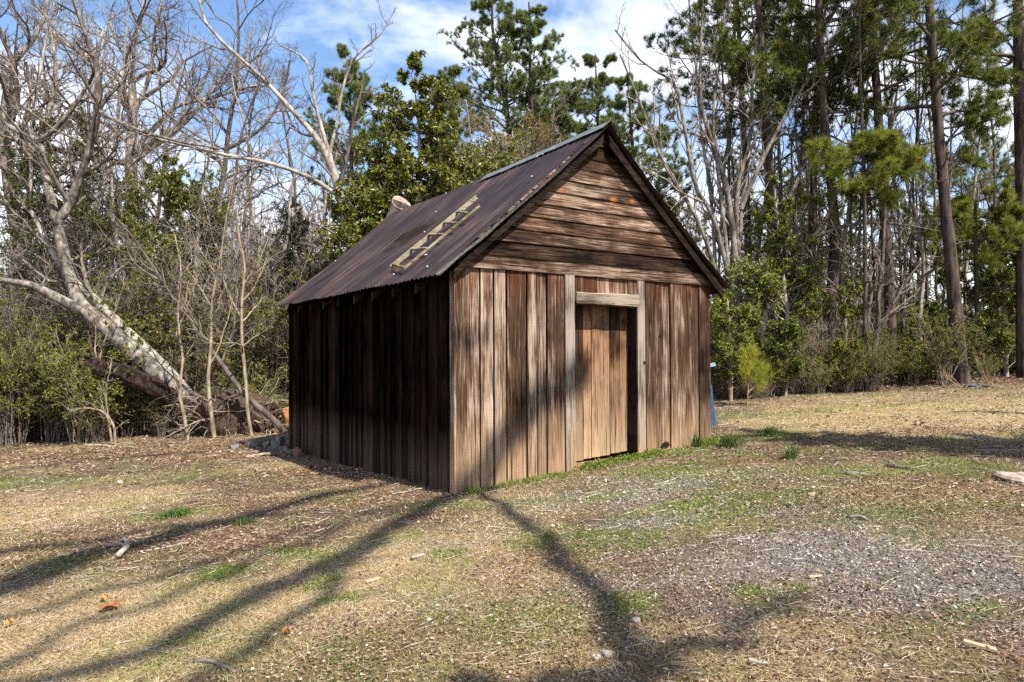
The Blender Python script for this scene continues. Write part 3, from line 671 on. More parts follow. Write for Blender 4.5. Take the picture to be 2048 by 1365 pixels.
def bare_tree(label, stems, depth, mat=None, tw=None, m=(10, 6, 4), lens=((.25, .5), (.3, .6), (.35, .7)), ang=(30, 60), up=.10, u0=.35, name='bare_tree', cat='tree', group=None, wander=.2, sides=9, leaf=None, twig_r=.003, bias=None, wob_=.015):
    """stems: list of pixel stems, the first from the ground."""
    mat = mat or B_GREY; tw = tw or B_TWIG
    S = [px_stem(s, depth, 18, wob_, root=(i == 0)) for i, s in enumerate(stems)]
    b = base_of(S[0][0]); t = thing(name, b, label, cat, group)
    mb = MB()
    for P, R in S:
        mb.strands((P - b)[None], R[None], sides)
    mb.build('trunk', mat, t, smooth_=True)
    P = np.stack([p - b for p, r in S]); R = np.stack([r for p, r in S])
    cm = MB(); lv = MB()
    P1, R1 = grow(P, R, m[0], u0, 1, ang, lens[0], 7, wander, up, minr=twig_r * 1.6, bias=bias); cm.strands(P1, R1, 5)
    P2, R2 = grow(P1, R1, m[1], .2, 1, (30, 65), lens[1], 5, wander, up * .7, minr=twig_r * 1.2); cm.strands(P2, R2, 4)
    if m[2]:
        P3, R3 = grow(P2, R2, m[2], .15, 1, (25, 65), lens[2], 4, wander, up * .5, minr=twig_r); cm.strands(P3, R3, 3)
    else: P3 = P2
    c = cm.build('crown', tw, t, smooth_=True)
    if leaf:
        lm_, cnt, size, wd = leaf
        p, d = along(P3, cnt, .3); leaves(lv, p, d, size, wd); lv.build('foliage', lm_, c)
    return t

def pine(label, stem, depth, zr=(6.2, 14), nb=24, ln=(1.6, 3.2), boughs=(), mat=None, dead=6, group=None, tuft=(12, 10), needle=(.13, .21), bend=-.02, height=None, hang=.10, width=.011, name='pine_tree', m2=11, t0=.3):
    mat = mat or N_PINE
    P, R = px_stem(stem, depth, 22, .01, True)
    if height:                                             # the trunk goes on above the picture
        d = nrm(P[-1] - P[-3]); L = height - P[-1][2]
        if L > .5:
            ext = [P[-1] + d * L * u for u in np.linspace(0, 1, 8)[1:]]
            P = np.vstack([P, ext]); R = np.concatenate([R, np.linspace(R[-1], .03, 8)[1:]])
    b = base_of(P); t = thing(name, b, label, 'tree', group)
    mb = MB(); mb.strands((P - b)[None], R[None], 10); mb.build('trunk', B_PINE, t, smooth_=True)
    z = P[:, 2]; zz = np.linspace(zr[0], min(zr[1], z.max() - .1), nb) + RNG.uniform(-.25, .25, nb)
    zz = np.clip(zz, z.min(), z.max() - .05)
    o = np.stack([np.interp(zz, z, P[:, j]) for j in range(3)], 1); rr = np.interp(zz, z, R)
    az = np.arange(nb) * 2.4 + RNG.uniform(-.5, .5, nb); L = RNG.uniform(*ln, nb) * np.interp(zz, [zr[0], zr[0] + .35 * (zr[1] - zr[0]), zr[1]], [.85, 1.0, .25])
    S = []
    for j in range(nb):
        h = np.array([math.cos(az[j]), math.sin(az[j]), 0])
        S.append(curve([o[j], o[j] + h * L[j] * .5 + np.array([0, 0, hang * L[j] + bend]), o[j] + h * L[j] + np.array([0, 0, (hang + .14) * L[j]])], 9, .05))
    for (sx, sy), (ex, ey), dd in boughs:
        a = W(sx, sy, depth); e = W(ex, ey, depth + dd); S.append(curve([a, (a + e) / 2 + np.array([0, 0, .12]), e], 9, .05)); rr = np.append(rr, .07)
    P1 = np.stack(S) - b; R1 = np.clip(rr * .45, .012, .06)[:, None] * np.linspace(1, .2, 9)[None]
    cm = MB(); cm.strands(P1, R1, 5)
    P2, R2 = grow(P1, R1, m2, .22, 1, (30, 70), (.22, .46), 5, .18, .10, shrink=.45); cm.strands(P2, R2, 4)
    P3, R3 = grow(P2, R2, 3, .25, 1, (25, 55), (.35, .6), 3, .15, .12); cm.strands(P3, R3, 3)
    if dead:
        zd = RNG.uniform(2.2, zr[0], dead); od = np.stack([np.interp(zd, z, P[:, j]) for j in range(3)], 1) - b; S = []
        for j in range(dead):
            a = RNG.uniform(0, 6.28); l = RNG.uniform(.6, 2.0); h = np.array([math.cos(a), math.sin(a), 0]); S.append(curve([od[j], od[j] + h * l * .5, od[j] + h * l + np.array([0, 0, -.15 * l])], 9, .06))
        Pd = np.stack(S); Rd = np.full((dead, 1), .02) * np.linspace(1, .25, 9)[None]; cm.strands(Pd, Rd, 4)
        Pe, Re = grow(Pd, Rd, 5, .3, 1, (35, 70), (.25, .5), 4, .2, -.03); cm.strands(Pe, Re, 3)
    c = cm.build('crown', B_DARK, t, smooth_=True)
    nm = MB(); p, d = along(P3, tuft[0] // 2, t0); tufts(nm, p, d, tuft[1], needle, width)
    p, d = along(P2, tuft[0] // 2, .4); tufts(nm, p, d, tuft[1], needle, width)
    nm.build('needles', mat, c)
    return t

def leafy_tree(label, stem, depth, crown, n1=40, mat=None, tw=None, leaf=(9, (.07, .12), .45), name='evergreen_tree', group=None, extra=(), m=(7, 4), droop=.15, cat='tree', up=.1, sides=8):
    """Broad-leaved tree: crown = list of (px, py, rx_m, rz_m, depth change) lobes that limbs reach into."""
    S = [px_stem(s, depth, 16, root=(i == 0)) for i, s in enumerate([stem, *extra])]
    b = base_of(S[0][0]); t = thing(name, b, label, cat, group)
    mb = MB()
    for P, R in S: mb.strands((P - b)[None], R[None], sides)
    mb.build('trunk', tw or B_GREY, t, smooth_=True)
    P0, R0 = S[0]; Z = P0[:, 2]; L1 = []
    wts = np.array([c[2] * c[2] * c[3] for c in crown]) ** .8; wts = wts / wts.sum()
    for j, (px, py, rx, rz, dd) in enumerate(crown):
        c = W(px, py, depth + dd); n = max(3, int(round(n1 * wts[j])))
        for _ in range(n):
            q = nrm(RNG.normal(0, 1, 3)) * RNG.uniform(.35, 1.0) ** .6; e = c + q * np.array([rx, rx, rz])
            z0 = np.clip(e[2] - RNG.uniform(.3, .9) * (abs(e[0] - np.interp(e[2], Z, P0[:, 0])) + .4), Z.min() + .3, Z.max())
            o = np.array([np.interp(z0, Z, P0[:, i]) for i in range(3)])
            L1.append(curve([o, (o + e) / 2 + np.array([0, 0, -.05 * np.linalg.norm(e - o)]), e], 7, .04))
    P1 = np.stack(L1) - b; Ln = np.linalg.norm(P1[:, -1] - P1[:, 0], axis=1); R1 = np.clip(Ln * .012, .008, .05)[:, None] * np.linspace(1, .25, 7)[None]
    cm = MB(); cm.strands(P1, R1, 5)
    P2, R2 = grow(P1, R1, m[0], .45, 1, (30, 70), (.2, .38), 5, .2, up, shrink=.3); cm.strands(P2, R2, 3)
    P3, R3 = grow(P2, R2, m[1], .3, 1, (30, 70), (.4, .7), 3, .2, up * .5, shrink=.3); cm.strands(P3, R3, 3)
    c = cm.build('crown', tw or B_GREY, t, smooth_=True)
    lv = MB(); p, d = along(P3, leaf[0], .2); leaves(lv, p, d, leaf[1], leaf[2], 1.0, droop); p, d = along(P2, leaf[0] // 2, .4); leaves(lv, p, d, leaf[1], leaf[2], 1.0, droop)
    lv.build('foliage', mat or L_GLOSS, c)
    return t

def bush_mesh(h, r, ns, leaf, seed_lean=.35, m=(6, 4), tw=.004, low=.15):
    """Stems and leaves of a shrub standing at the origin: two builders."""
    a = RNG.uniform(0, 6.28, ns); rr = np.sqrt(RNG.uniform(0, 1, ns)) * r; S = []
    for i in range(ns):
        o = np.array([math.cos(a[i]) * r * .25 * RNG.random(), math.sin(a[i]) * r * .25 * RNG.random(), -.08])
        e = np.array([math.cos(a[i]) * rr[i], math.sin(a[i]) * rr[i], h * RNG.uniform(.6, 1.05) * (1 - .25 * (rr[i] / r) ** 2)])
        S.append(curve([o, o * .4 + e * np.array([.35, .35, .55]) + RNG.normal(0, .06, 3), e], 8, .05))
    P = np.stack(S); R = RNG.uniform(.006, .018, (ns, 1)) * (h / 2.5) ** .5 * np.linspace(1, .25, 8)[None]
    sm_ = MB(); sm_.strands(P, R, 5)
    P1, R1 = grow(P, R, m[0], low + .1, 1, (30, 65), (.2, .45), 5, .22, .06, minr=tw); sm_.strands(P1, R1, 4)
    P2, R2 = grow(P1, R1, m[1], .2, 1, (30, 70), (.35, .7), 4, .22, .03, minr=tw * .8); sm_.strands(P2, R2, 3)
    lv = MB()
    if leaf:
        cnt, size, wd = leaf; p, d = along(P2, cnt, .15); leaves(lv, p, d, size, wd)
    return sm_, lv

def bush(name, label, cat, loc, sm_, lv, ms, ml, group=None, rz=0.0, sc=1.0):
    t = thing(name, loc, label, cat, group, rz); t.scale = (sc, sc, sc)
    s = sm_.build('stem', ms, t, smooth_=True)
    if lv is not None and lv.n: lv.build('foliage', ml, t)
    return t

def place_copy(src, loc, rz, sc, label, group):
    c = copy_tree(src); c.location = tuple(float(q) for q in loc); c.rotation_euler = (0, 0, rz); c.scale = (sc, sc, sc * RNG.uniform(.9, 1.1))
    if label: c['label'] = label
    if group: c['group'] = group
    return c

# ------------------------------------------------------------------ trees, left of the shed
def leaning_tree():
    D = 15.8
    main = px_stem([(455, 850, 52, .3), (352, 782, 46), (308, 741, 44), (240, 680, 42), (171, 621, 36), (150, 590, 29, .1), (137, 543, 27, .2), (116, 457, 25, .3), (113, 445, 24, .3), (137, 410, 22, .3), (154, 370, 20, .3), (178, 301, 17, .2),
                    (195, 222, 18), (195, 137, 15), (178, 85, 12, -.2), (154, 17, 9, -.3), (130, -50, 6, -.5)], D, 46, .012)
    lower = px_stem([(185, 632, 30), (127, 604, 26, -.2), (68, 573, 20, -.4), (14, 563, 15, -.6), (-70, 540, 9, -.8)], D, 14, .012)
    twin = px_stem([(400, 820, 30, .6), (330, 742, 30, .5), (250, 660, 28, .5), (190, 600, 22, .5), (120, 530, 14, .6), (60, 420, 9, .8)], D, 16, .02)
    l1 = px_stem([(116, 452, 22, .3), (85, 325, 18, .4), (75, 284, 16, .4), (34, 263, 12, .4), (0, 237, 10, .4), (-60, 180, 6, .4)], D, 16, .02)
    l2 = px_stem([(76, 286, 14, .4), (116, 253, 12, .3), (147, 215, 10, .2), (170, 180, 8, .2), (187, 147, 7, .1), (205, 60, 5, 0)], D, 12, .015)
    l3 = px_stem([(196, 222, 8, 0), (250, 250, 7, -.4), (330, 275, 6, -.8), (440, 300, 4, -1.4)], D, 12, .02)
    for q_ in (main, lower, twin, l1, l2): q_[1][:] *= .8
    b = W(455, 850, D + .3); b[2] = float(ground_z(b[0], b[1]))
    t = thing('leaning_tree', b, 'big pale uprooted tree leaning away from the shed, its trunk forked low', 'tree')
    mb = MB()
    for P, R in (main, lower, l1, l2, l3): mb.strands((P - b)[None], R[None], 12, cap=True)
    mb.build('trunk', B_PALE, t, smooth_=True)
    tm = MB(); tm.strands((twin[0] - b)[None], twin[1][None], 10); tm.build('limb', B_GREY, t, smooth_=True)
    cm = MB()
    for (P, R), m1, u in ((main, 26, .55), (lower, 7, .4), (twin, 9, .4), (l1, 8, .3), (l2, 7, .3), (l3, 7, .2)):
        P1, R1 = grow((P - b)[None], R[None], m1, u, 1, (30, 70), (.10, .24) if m1 > 20 else (.25, .5), 7, .2, .12, minr=.006); cm.strands(P1, R1, 5)
        P2, R2 = grow(P1, R1, 9, .15, 1, (30, 65), (.3, .6), 5, .22, .08, minr=.0045); cm.strands(P2, R2, 4)
        P3, R3 = grow(P2, R2, 4, .15, 1, (30, 65), (.35, .7), 4, .22, .05, minr=.0035); cm.strands(P3, R3, 3)
    cm.build('crown', B_TWIG, t, smooth_=True)
    # the torn-up root plate: a lump of dark soil with roots
    c = W(470, 838, D - .1) - b
    u, v = np.meshgrid(np.linspace(0, 2 * np.pi, 40, endpoint=False), np.linspace(.02, np.pi - .02, 22))
    n = np.stack([np.cos(u) * np.sin(v), np.sin(u) * np.sin(v), np.cos(v)], -1)
    rad = 1 + .5 * (fbm(u * 1.9 + 3, v * 2.3, 91) - .5) + .35 * (vnoise(u * 5, v * 5, 93) - .5)
    V = c + n * rad[..., None] * np.array([.95, .55, .62]); idx = np.arange(u.size).reshape(u.shape)
    rm = MB(); rm.add(V.reshape(-1, 3), quads=np.stack([idx[:-1], np.roll(idx, -1, 1)[:-1], np.roll(idx, -1, 1)[1:], idx[1:]], -1).reshape(-1, 4))
    rp = rm.build('root_plate', plain('dark_root_soil', (.055, .035, .022), .95, .6, 14), t, smooth_=True)
    S = []
    for _ in range(90):
        q = nrm(RNG.normal(0, 1, 3) * np.array([1, .8, .8])); o = c + q * np.array([.8, .45, .5]); l = RNG.uniform(.5, 1.5)
        S.append(curve([o, o + q * l * .4 + RNG.normal(0, .1, 3), o + q * l * .7 + RNG.normal(0, .3, 3) + np.array([0, 0, -.25 * l])], 8, .06))
    P = np.stack(S); R = RNG.uniform(.006, .024, (90, 1)) * np.linspace(1, .2, 8)[None]
    rt = MB(); rt.strands(P, R, 5); P1, R1 = grow(P, R, 6, .2, 1, (30, 75), (.25, .6), 5, .3, -.05); rt.strands(P1, R1, 3)
    rt.build('roots', B_TAN, rp, smooth_=True)
    # rotten log under the trunk
    lp, lr = px_stem([(176, 722, 26, -.5), (215, 735, 36, -.4), (262, 748, 40, -.2), (312, 772, 40, 0), (360, 800, 36, .2)], D - .3, 18, .03)
    lb = np.array([lp[-1][0], lp[-1][1], float(ground_z(lp[-1][0], lp[-1][1]))])
    lg = MB(); n_ = len(lp); a_ = np.arange(14) * 2 * np.pi / 14; jag = 1 + .5 * (vnoise(np.arange(14) * 1.3, np.zeros(14), 5) - .5)
    V = np.stack([lp[k] - lb + lr[k] * jag[:, None] * (1 + .3 * (vnoise(a_ * 2, np.full(14, k * .8), 6) - .5))[:, None] * np.stack([np.zeros(14) + .35 * np.sin(a_), np.cos(a_), .75 * np.sin(a_)], 1) for k in range(n_)])
    V[0] += np.array([1, 0, .1]) * RNG.uniform(-.18, .12, (14, 1)); idx = np.arange(n_ * 14).reshape(n_, 14); nx = np.roll(idx, -1, 1)
    lg.add(V.reshape(-1, 3), quads=np.stack([idx[:-1], nx[:-1], nx[1:], idx[1:]], -1).reshape(-1, 4), tris=[(0, k + 1, k) for k in range(1, 13)])
    for _ in range(9):
        q = RNG.integers(0, 7); s0 = lp[q] - lb + RNG.normal(0, .05, 3); lg.strands(curve([s0, s0 + np.array([RNG.uniform(-.35, -.1), -.06, RNG.uniform(-.1, .12)])], 4)[None], np.array([[.035, .025, .015, .004]]), 4)
    tag(lg.build('rotten_log', B_ROT, loc=tuple(lb)), 'dark rotten broken log jutting out beneath the leaning pale trunk', 'log')
leaning_tree()

bare_tree('tall slender bare tree beside the shed roof, forking into two long leaning leaders',
          [[(705, 500, 20), (690, 440, 19), (675, 370, 17), (657, 310, 15), (625, 265, 11), (570, 205, 9), (520, 150, 8), (460, 100, 7), (412, 48, 6), (395, -10, 5)],
           [(657, 312, 9), (672, 250, 6), (690, 160, 5), (715, 110, 4), (760, 70, 3), (790, 20, 2)],
           [(662, 320, 9), (640, 240, 7), (625, 180, 6), (610, 120, 4), (560, 90, 3)],
           [(680, 395, 9), (620, 355, 8), (530, 325, 8), (400, 300, 6), (270, 262, 5), (205, 225, 3)]], 16.5, mat=B_GREY, m=(14, 6, 4), lens=((.12, .3), (.3, .6), (.35, .7)), u0=.3)
oak_stems = [[(258, 760, 26), (258, 560, 24), (260, 400, 22), (262, 300, 20), (266, 200, 16), (262, 120, 12), (280, 40, 8), (300, -60, 5)],
             [(262, 310, 12), (300, 265, 10), (350, 215, 8), (430, 195, 6), (520, 170, 4), (580, 190, 2)],
             [(262, 290, 11), (215, 250, 9), (160, 228, 7), (90, 190, 5), (30, 120, 3)],
             [(264, 240, 9), (300, 150, 8), (310, 60, 6), (330, -20, 4)],
             [(262, 330, 10), (300, 300, 9), (360, 255, 8), (420, 190, 6), (470, 110, 4)],
             [(262, 220, 9), (200, 130, 7), (120, 80, 5), (60, 0, 3)]]
bare_tree('wide spreading bare oak filling the sky behind the leaning pale trunk', oak_stems, 23, m=(18, 9, 6), lens=((.2, .45), (.3, .6), (.35, .7)), ang=(30, 75), wander=.26, twig_r=.0042, up=.06)
bare_tree('bare grey tree with a thick crooked trunk at the edge of the left woods',
          [[(70, 800, 34), (60, 600, 30), (35, 470, 26), (15, 330, 22), (12, 200, 18), (30, 120, 12), (80, 60, 8), (100, -20, 5)], [(20, 380, 14), (60, 330, 12), (95, 240, 10), (110, 120, 7), (90, 20, 4)],
           [(14, 260, 12), (-40, 180, 9), (-70, 60, 6)], [(40, 480, 12), (90, 400, 10), (150, 300, 6), (220, 260, 4)]], 20.5, mat=B_GREY, m=(15, 9, 6), lens=((.2, .45), (.3, .6), (.35, .7)), ang=(30, 75), wander=.26, twig_r=.0045)
bare_tree('thin bare tree with a low curved fork between the oak and the shed roof',
          [[(470, 760, 14), (440, 600, 13), (420, 470, 12), (445, 360, 10), (455, 265, 9), (470, 170, 7), (478, 60, 5), (470, -30, 3)], [(448, 330, 8), (400, 300, 7), (355, 290, 5), (300, 330, 3)], [(452, 300, 7), (520, 260, 6), (560, 200, 4), (580, 120, 3)]],
          21.5, mat=B_DARK, m=(16, 9, 6), lens=((.22, .45), (.3, .6), (.35, .7)), ang=(30, 75), wander=.26, twig_r=.0045)
bare_tree('dark bare leaning sapling crossing in front of the root plate',
          [[(580, 862, 13), (530, 825, 12), (490, 790, 11), (440, 725, 9), (388, 655, 8), (340, 590, 6), (300, 525, 5), (262, 470, 4), (225, 430, 3)], [(388, 655, 5), (430, 600, 4), (470, 530, 3), (500, 480, 2)], [(340, 592, 4), (370, 520, 3), (372, 450, 2)]],
          15.0, mat=B_DARK, m=(9, 4, 3), lens=((.2, .4), (.3, .6), (.35, .7)), name='sapling', u0=.2)
for lab, st, d in (('tan bare sapling standing in front of the leaning trunk, bent near the ground', [[(378, 905, 9), (372, 850, 9), (360, 790, 8), (366, 720, 6), (356, 640, 5), (362, 540, 4), (350, 470, 3)], [(358, 660, 4), (380, 600, 3), (400, 520, 2)]], 14.8),
                   ('straight tan sapling rising beside the root plate', [[(430, 902, 12), (424, 830, 11), (418, 760, 9), (422, 690, 8), (424, 600, 7), (440, 520, 5), (452, 440, 4), (470, 340, 3)], [(424, 640, 5), (440, 600, 4), (432, 540, 3)]], 14.9),
                   ('tan sapling with a kinked trunk between root plate and shed', [[(505, 905, 10), (497, 830, 9), (492, 760, 9), (485, 680, 8), (484, 600, 7), (490, 530, 6), (476, 450, 5), (482, 350, 3)], [(487, 570, 4), (520, 520, 3), (545, 450, 2)], [(484, 640, 4), (450, 570, 3), (440, 500, 2)]], 14.9),
                   ('thin tan stem arching over at the edge of the leaf litter', [[(232, 895, 7), (226, 850, 6), (205, 825, 5), (170, 818, 4), (140, 822, 3)], [(215, 835, 4), (212, 780, 3), (225, 720, 2)]], 14.6),
                   ('slim pale sapling leaning right behind the rotten log', [[(225, 880, 6), (210, 800, 6), (200, 720, 5), (225, 640, 4), (250, 560, 3)], [(207, 770, 4), (190, 690, 3), (195, 600, 2)]], 15.2)):
    st = [[(q[0], q[1], q[2] * .78) for q in z_] for z_ in st]
    bare_tree(lab, st, d, mat=B_TAN, tw=B_TAN, m=(9, 4, 3), lens=((.15, .35), (.3, .6), (.35, .7)), name='sapling', u0=.25, sides=7, group='tan saplings at the edge of the woods')

leafy_tree('dark evergreen tree with a rounded crown behind the pale leaning trunk', [(165, 760, 16), (160, 560, 14), (150, 400, 11), (140, 260, 5)], 19.5, [(140, 300, 1.15, 1.1, 0), (90, 400, 1.3, 1.2, .3), (220, 400, 1.0, .9, -.2), (170, 480, 1.5, 1.1, 0), (80, 520, 1.4, 1.0, 0), (60, 330, .7, .7, .5)], 110, L_DEEP, B_DARK, (12, (.045, .08), .5), m=(8, 5))
leafy_tree('yellow green evergreen tree with a domed crown left of the slender bare tree', [(345, 780, 14), (340, 600, 12), (335, 470, 10), (330, 340, 5)], 18.8, [(335, 370, 1.0, .8, 0), (260, 430, .8, .6, 0), (400, 430, .9, .7, 0), (300, 490, 1.2, .7, 0), (380, 520, 1.0, .6, .2), (440, 390, .35, .6, 0)], 120, L_OLIVE, B_GREY, (12, (.045, .075), .5), m=(8, 5))
leafy_tree('loose green evergreen tree low behind the shed roof corner', [(640, 700, 12), (630, 560, 10), (610, 470, 7), (600, 400, 4)], 19, [(590, 500, .9, 1.0, 0), (560, 420, .5, .6, 0), (640, 560, .9, .9, .3)], 60, N_CEDAR, B_DARK, (9, (.05, .09), .3), m=(7, 5))
leafy_tree('tall yellow green magnolia tree right behind the shed roof', [(835, 760, 15), (838, 500, 13), (840, 330, 8), (836, 230, 4), (822, 150, 1)], 17.0,
           [(815, 135, .38, .55, 0), (800, 215, .7, .6, 0), (865, 200, .7, .6, .2), (770, 300, .8, .6, 0), (880, 290, .75, .7, 0), (820, 370, 1.0, .8, 0), (740, 400, .8, .7, .2), (910, 385, .9, .6, 0), (850, 460, 1.3, .8, .3), (960, 360, .8, .6, .3), (1020, 330, .7, .5, .5)], 210, L_GLOSS, B_GREY, (8, (.085, .145), .42), m=(7, 4), droop=.3)
leafy_tree('low glossy evergreen shrub tree filling the gap left of the sawn trunk', [(735, 720, 10), (730, 560, 9), (728, 440, 5)], 16.6, [(720, 420, .8, .6, 0), (700, 480, .9, .6, 0), (770, 440, .7, .5, 0), (745, 520, .9, .6, 0)], 90, L_GLOSS, B_GREY, (8, (.08, .13), .42), m=(7, 4), droop=.3)
leafy_tree('reddish budding tree above the ridge of the shed roof', [(1050, 600, 10), (1050, 400, 8), (1045, 300, 4), (1040, 260, 1)], 21, [(1040, 270, 1.3, .7, 0), (960, 280, .9, .7, 0), (1110, 290, .9, .6, 0), (1000, 330, 1.3, .7, 0)], 70, L_RED, B_GREY, (4, (.05, .09), .4), m=(7, 4))

# the sawn trunk behind the roof
sp, sr = px_stem([(762, 700, 40), (772, 520, 38), (786, 450, 37), (803, 407, 36)], 15.9, 12, .0, True)
sb = base_of(sp); st_ = thing('sawn_trunk', sb, 'thick trunk sawn off flat just above the rear edge of the shed roof', 'tree trunk')
m_ = MB(); m_.strands((sp - sb)[None], sr[None], 16); m_.build('trunk', B_DARK, st_, smooth_=True)
cut_n = nrm(np.array([.35, -.55, .62])); u_ = nrm(np.cross(cut_n, [0, 0, 1.])); v_ = np.cross(cut_n, u_); c_ = sp[-1] - sb + np.array([0, -.02, 0])
aa = np.arange(24) * 2 * math.pi / 24; rr_ = sr[-1] * 1.06 * (1 + .05 * np.sin(aa * 3))
ring = c_ + np.cos(aa)[:, None] * rr_[:, None] * u_ + np.sin(aa)[:, None] * rr_[:, None] * v_ * 1.25
m_ = MB(); ring2 = ring - cut_n * .16 + (c_ - ring) * .02
m_.add(np.vstack([c_[None], ring, ring2]), tris=[(0, i + 1, (i + 1) % 24 + 1) for i in range(24)], quads=[(i + 1, i + 25, (i + 1) % 24 + 25, (i + 1) % 24 + 1) for i in range(24)])
cutm = Mat('sawn_wood'); cv = cutm.coord(); cutm.bump(cutm.noise(cv, 40, 4), .4, .01)
m_.build('cut_face', cutm.color(cutm.ramp(cutm.noise(cv, 9, 5, .7), [(.35, (.11, .065, .05)), (.5, (.26, .19, .145)), (.65, (.40, .32, .25))])), st_)

# pines behind the shed
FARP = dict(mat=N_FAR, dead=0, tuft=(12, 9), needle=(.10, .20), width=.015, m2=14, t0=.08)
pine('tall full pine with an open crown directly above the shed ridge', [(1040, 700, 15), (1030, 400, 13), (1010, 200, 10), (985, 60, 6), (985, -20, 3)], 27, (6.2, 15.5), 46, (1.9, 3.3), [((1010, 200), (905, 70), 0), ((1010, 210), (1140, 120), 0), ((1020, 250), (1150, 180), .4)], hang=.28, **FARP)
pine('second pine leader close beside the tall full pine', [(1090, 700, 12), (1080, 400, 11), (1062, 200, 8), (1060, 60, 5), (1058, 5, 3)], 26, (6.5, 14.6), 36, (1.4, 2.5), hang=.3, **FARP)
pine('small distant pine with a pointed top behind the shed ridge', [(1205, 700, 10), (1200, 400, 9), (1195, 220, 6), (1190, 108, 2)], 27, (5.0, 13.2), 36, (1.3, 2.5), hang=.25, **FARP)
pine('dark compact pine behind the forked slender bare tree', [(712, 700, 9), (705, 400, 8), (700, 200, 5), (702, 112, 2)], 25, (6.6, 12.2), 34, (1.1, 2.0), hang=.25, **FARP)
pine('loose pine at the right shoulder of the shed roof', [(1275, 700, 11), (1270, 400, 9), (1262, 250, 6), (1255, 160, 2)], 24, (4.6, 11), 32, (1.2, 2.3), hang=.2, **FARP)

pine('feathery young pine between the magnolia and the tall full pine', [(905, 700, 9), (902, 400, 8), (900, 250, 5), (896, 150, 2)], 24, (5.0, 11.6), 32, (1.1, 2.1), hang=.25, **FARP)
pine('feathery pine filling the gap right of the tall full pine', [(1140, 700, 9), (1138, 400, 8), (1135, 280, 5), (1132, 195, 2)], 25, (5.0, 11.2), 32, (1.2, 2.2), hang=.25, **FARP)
for i, (px_, w_, d_, le, tp) in enumerate(((30, 9, 19, 60, -30), (115, 8, 21, -30, 40), (205, 8, 19.5, 40, 20), (245, 7, 18.2, -60, 90), (300, 8, 20, 50, 120), (352, 7, 22, -40, 60), (395, 7, 18.5, 30, 200), (432, 7, 19.5, 70, 130), (520, 7, 20, -40, 150), (560, 7, 18.6, 50, 240), (600, 7, 21.5, -30, 180), (640, 6, 19.5, 30, 250), (155, 7, 24, 50, 30), (480, 7, 24, 30, 100), (890, 5, 21, 20, 240), (960, 5, 22, -20, 200), (1090, 5, 22, 15, 210))):
    bare_tree('thin grey bare tree in the tangle left of the shed' if px_ < 700 else 'thin grey bare tree poking up behind the shed roof', [[(px_, 760, w_ + 3), (px_ - le * .3, 600, w_ + 1), (px_ + le * .3, 450, w_), (px_ + le * .6, (450 + tp) / 2, w_ * .7), (px_ + le * 1.4, tp, 2)]], d_, mat=(B_GREY, B_DARK, B_BRUSH)[i % 3], tw=B_TWIG if i % 2 else B_BRUSH, m=(18, 8, 5), lens=((.16, .36), (.3, .6), (.35, .7)), ang=(28, 65), wander=.24, up=.1, u0=.22, group='thin bare trees left' if px_ < 700 else 'thin bare trees behind', wob_=.08)
# ------------------------------------------------------------------ trees, right of the shed
bare_tree('pale many-stemmed bare tree fanning out beside the shed gable',
          [[(1492, 790, 17), (1484, 700, 16), (1476, 600, 15), (1468, 480, 13), (1452, 370, 11), (1430, 300, 9), (1399, 205, 8), (1399, 137, 6), (1403, 34, 4), (1410, -30, 3)],
           [(1478, 640, 10), (1430, 445, 9), (1392, 376, 8), (1368, 257, 7), (1348, 164, 6), (1290, 130, 4), (1230, 60, 3)],
           [(1480, 560, 10), (1474, 393, 9), (1502, 274, 7), (1505, 171, 6), (1512, 86, 4), (1500, 0, 3)],
           [(1470, 700, 9), (1440, 580, 9), (1400, 450, 8), (1330, 330, 6), (1290, 230, 5), (1240, 110, 3)],
           [(1482, 420, 9), (1530, 310, 8), (1587, 205, 6), (1632, 137, 5), (1673, 68, 4), (1707, 10, 3)],
           [(1466, 620, 8), (1452, 500, 8), (1440, 380, 7), (1425, 240, 6), (1440, 120, 4), (1450, 20, 3)]], 16.2, mat=B_PALE, tw=B_BRUSH, m=(11, 6, 4), lens=((.15, .32), (.3, .55), (.35, .6)), ang=(20, 50), up=.16, u0=.3)
bare_tree('slim bare tree leaning right between the pines', [[(1530, 780, 10), (1545, 640, 10), (1570, 431, 9), (1601, 342, 8), (1640, 270, 6), (1690, 190, 4), (1760, 100, 3)], [(1601, 342, 5), (1590, 250, 4), (1600, 140, 3)]], 17.5, mat=B_GREY, m=(10, 5, 3), lens=((.15, .32), (.3, .6), (.35, .6)), ang=(20, 50), up=.15)
bare_tree('dark crooked tree whose long limb arches right across the pines', [[(1505, 775, 13), (1514, 724, 12), (1540, 587, 12), (1588, 512, 11), (1639, 460, 9), (1656, 430, 7), (1690, 330, 5)], [(1625, 475, 8), (1680, 455, 7), (1740, 445, 6), (1810, 452, 4), (1880, 462, 2)]], 15.8, mat=B_DARK, tw=B_DARK, m=(10, 5, 3), lens=((.15, .35), (.3, .6), (.35, .6)), u0=.4)
bare_tree('brown many-forked bare tree growing between two dark pines', [[(1741, 782, 15), (1738, 700, 12), (1735, 645, 9), (1741, 577, 8), (1728, 543, 6), (1697, 508, 4), (1660, 440, 3)], [(1744, 740, 11), (1755, 645, 9), (1765, 508, 7), (1769, 420, 4)], [(1737, 690, 7), (1728, 655, 6), (1673, 577, 5), (1639, 546, 3), (1620, 500, 2)], [(1750, 690, 8), (1790, 600, 6), (1830, 540, 4), (1870, 510, 3)]],
          15.6, mat=B_DARK, tw=B_TWIG, m=(10, 5, 3), lens=((.2, .4), (.3, .6), (.35, .6)), u0=.25)
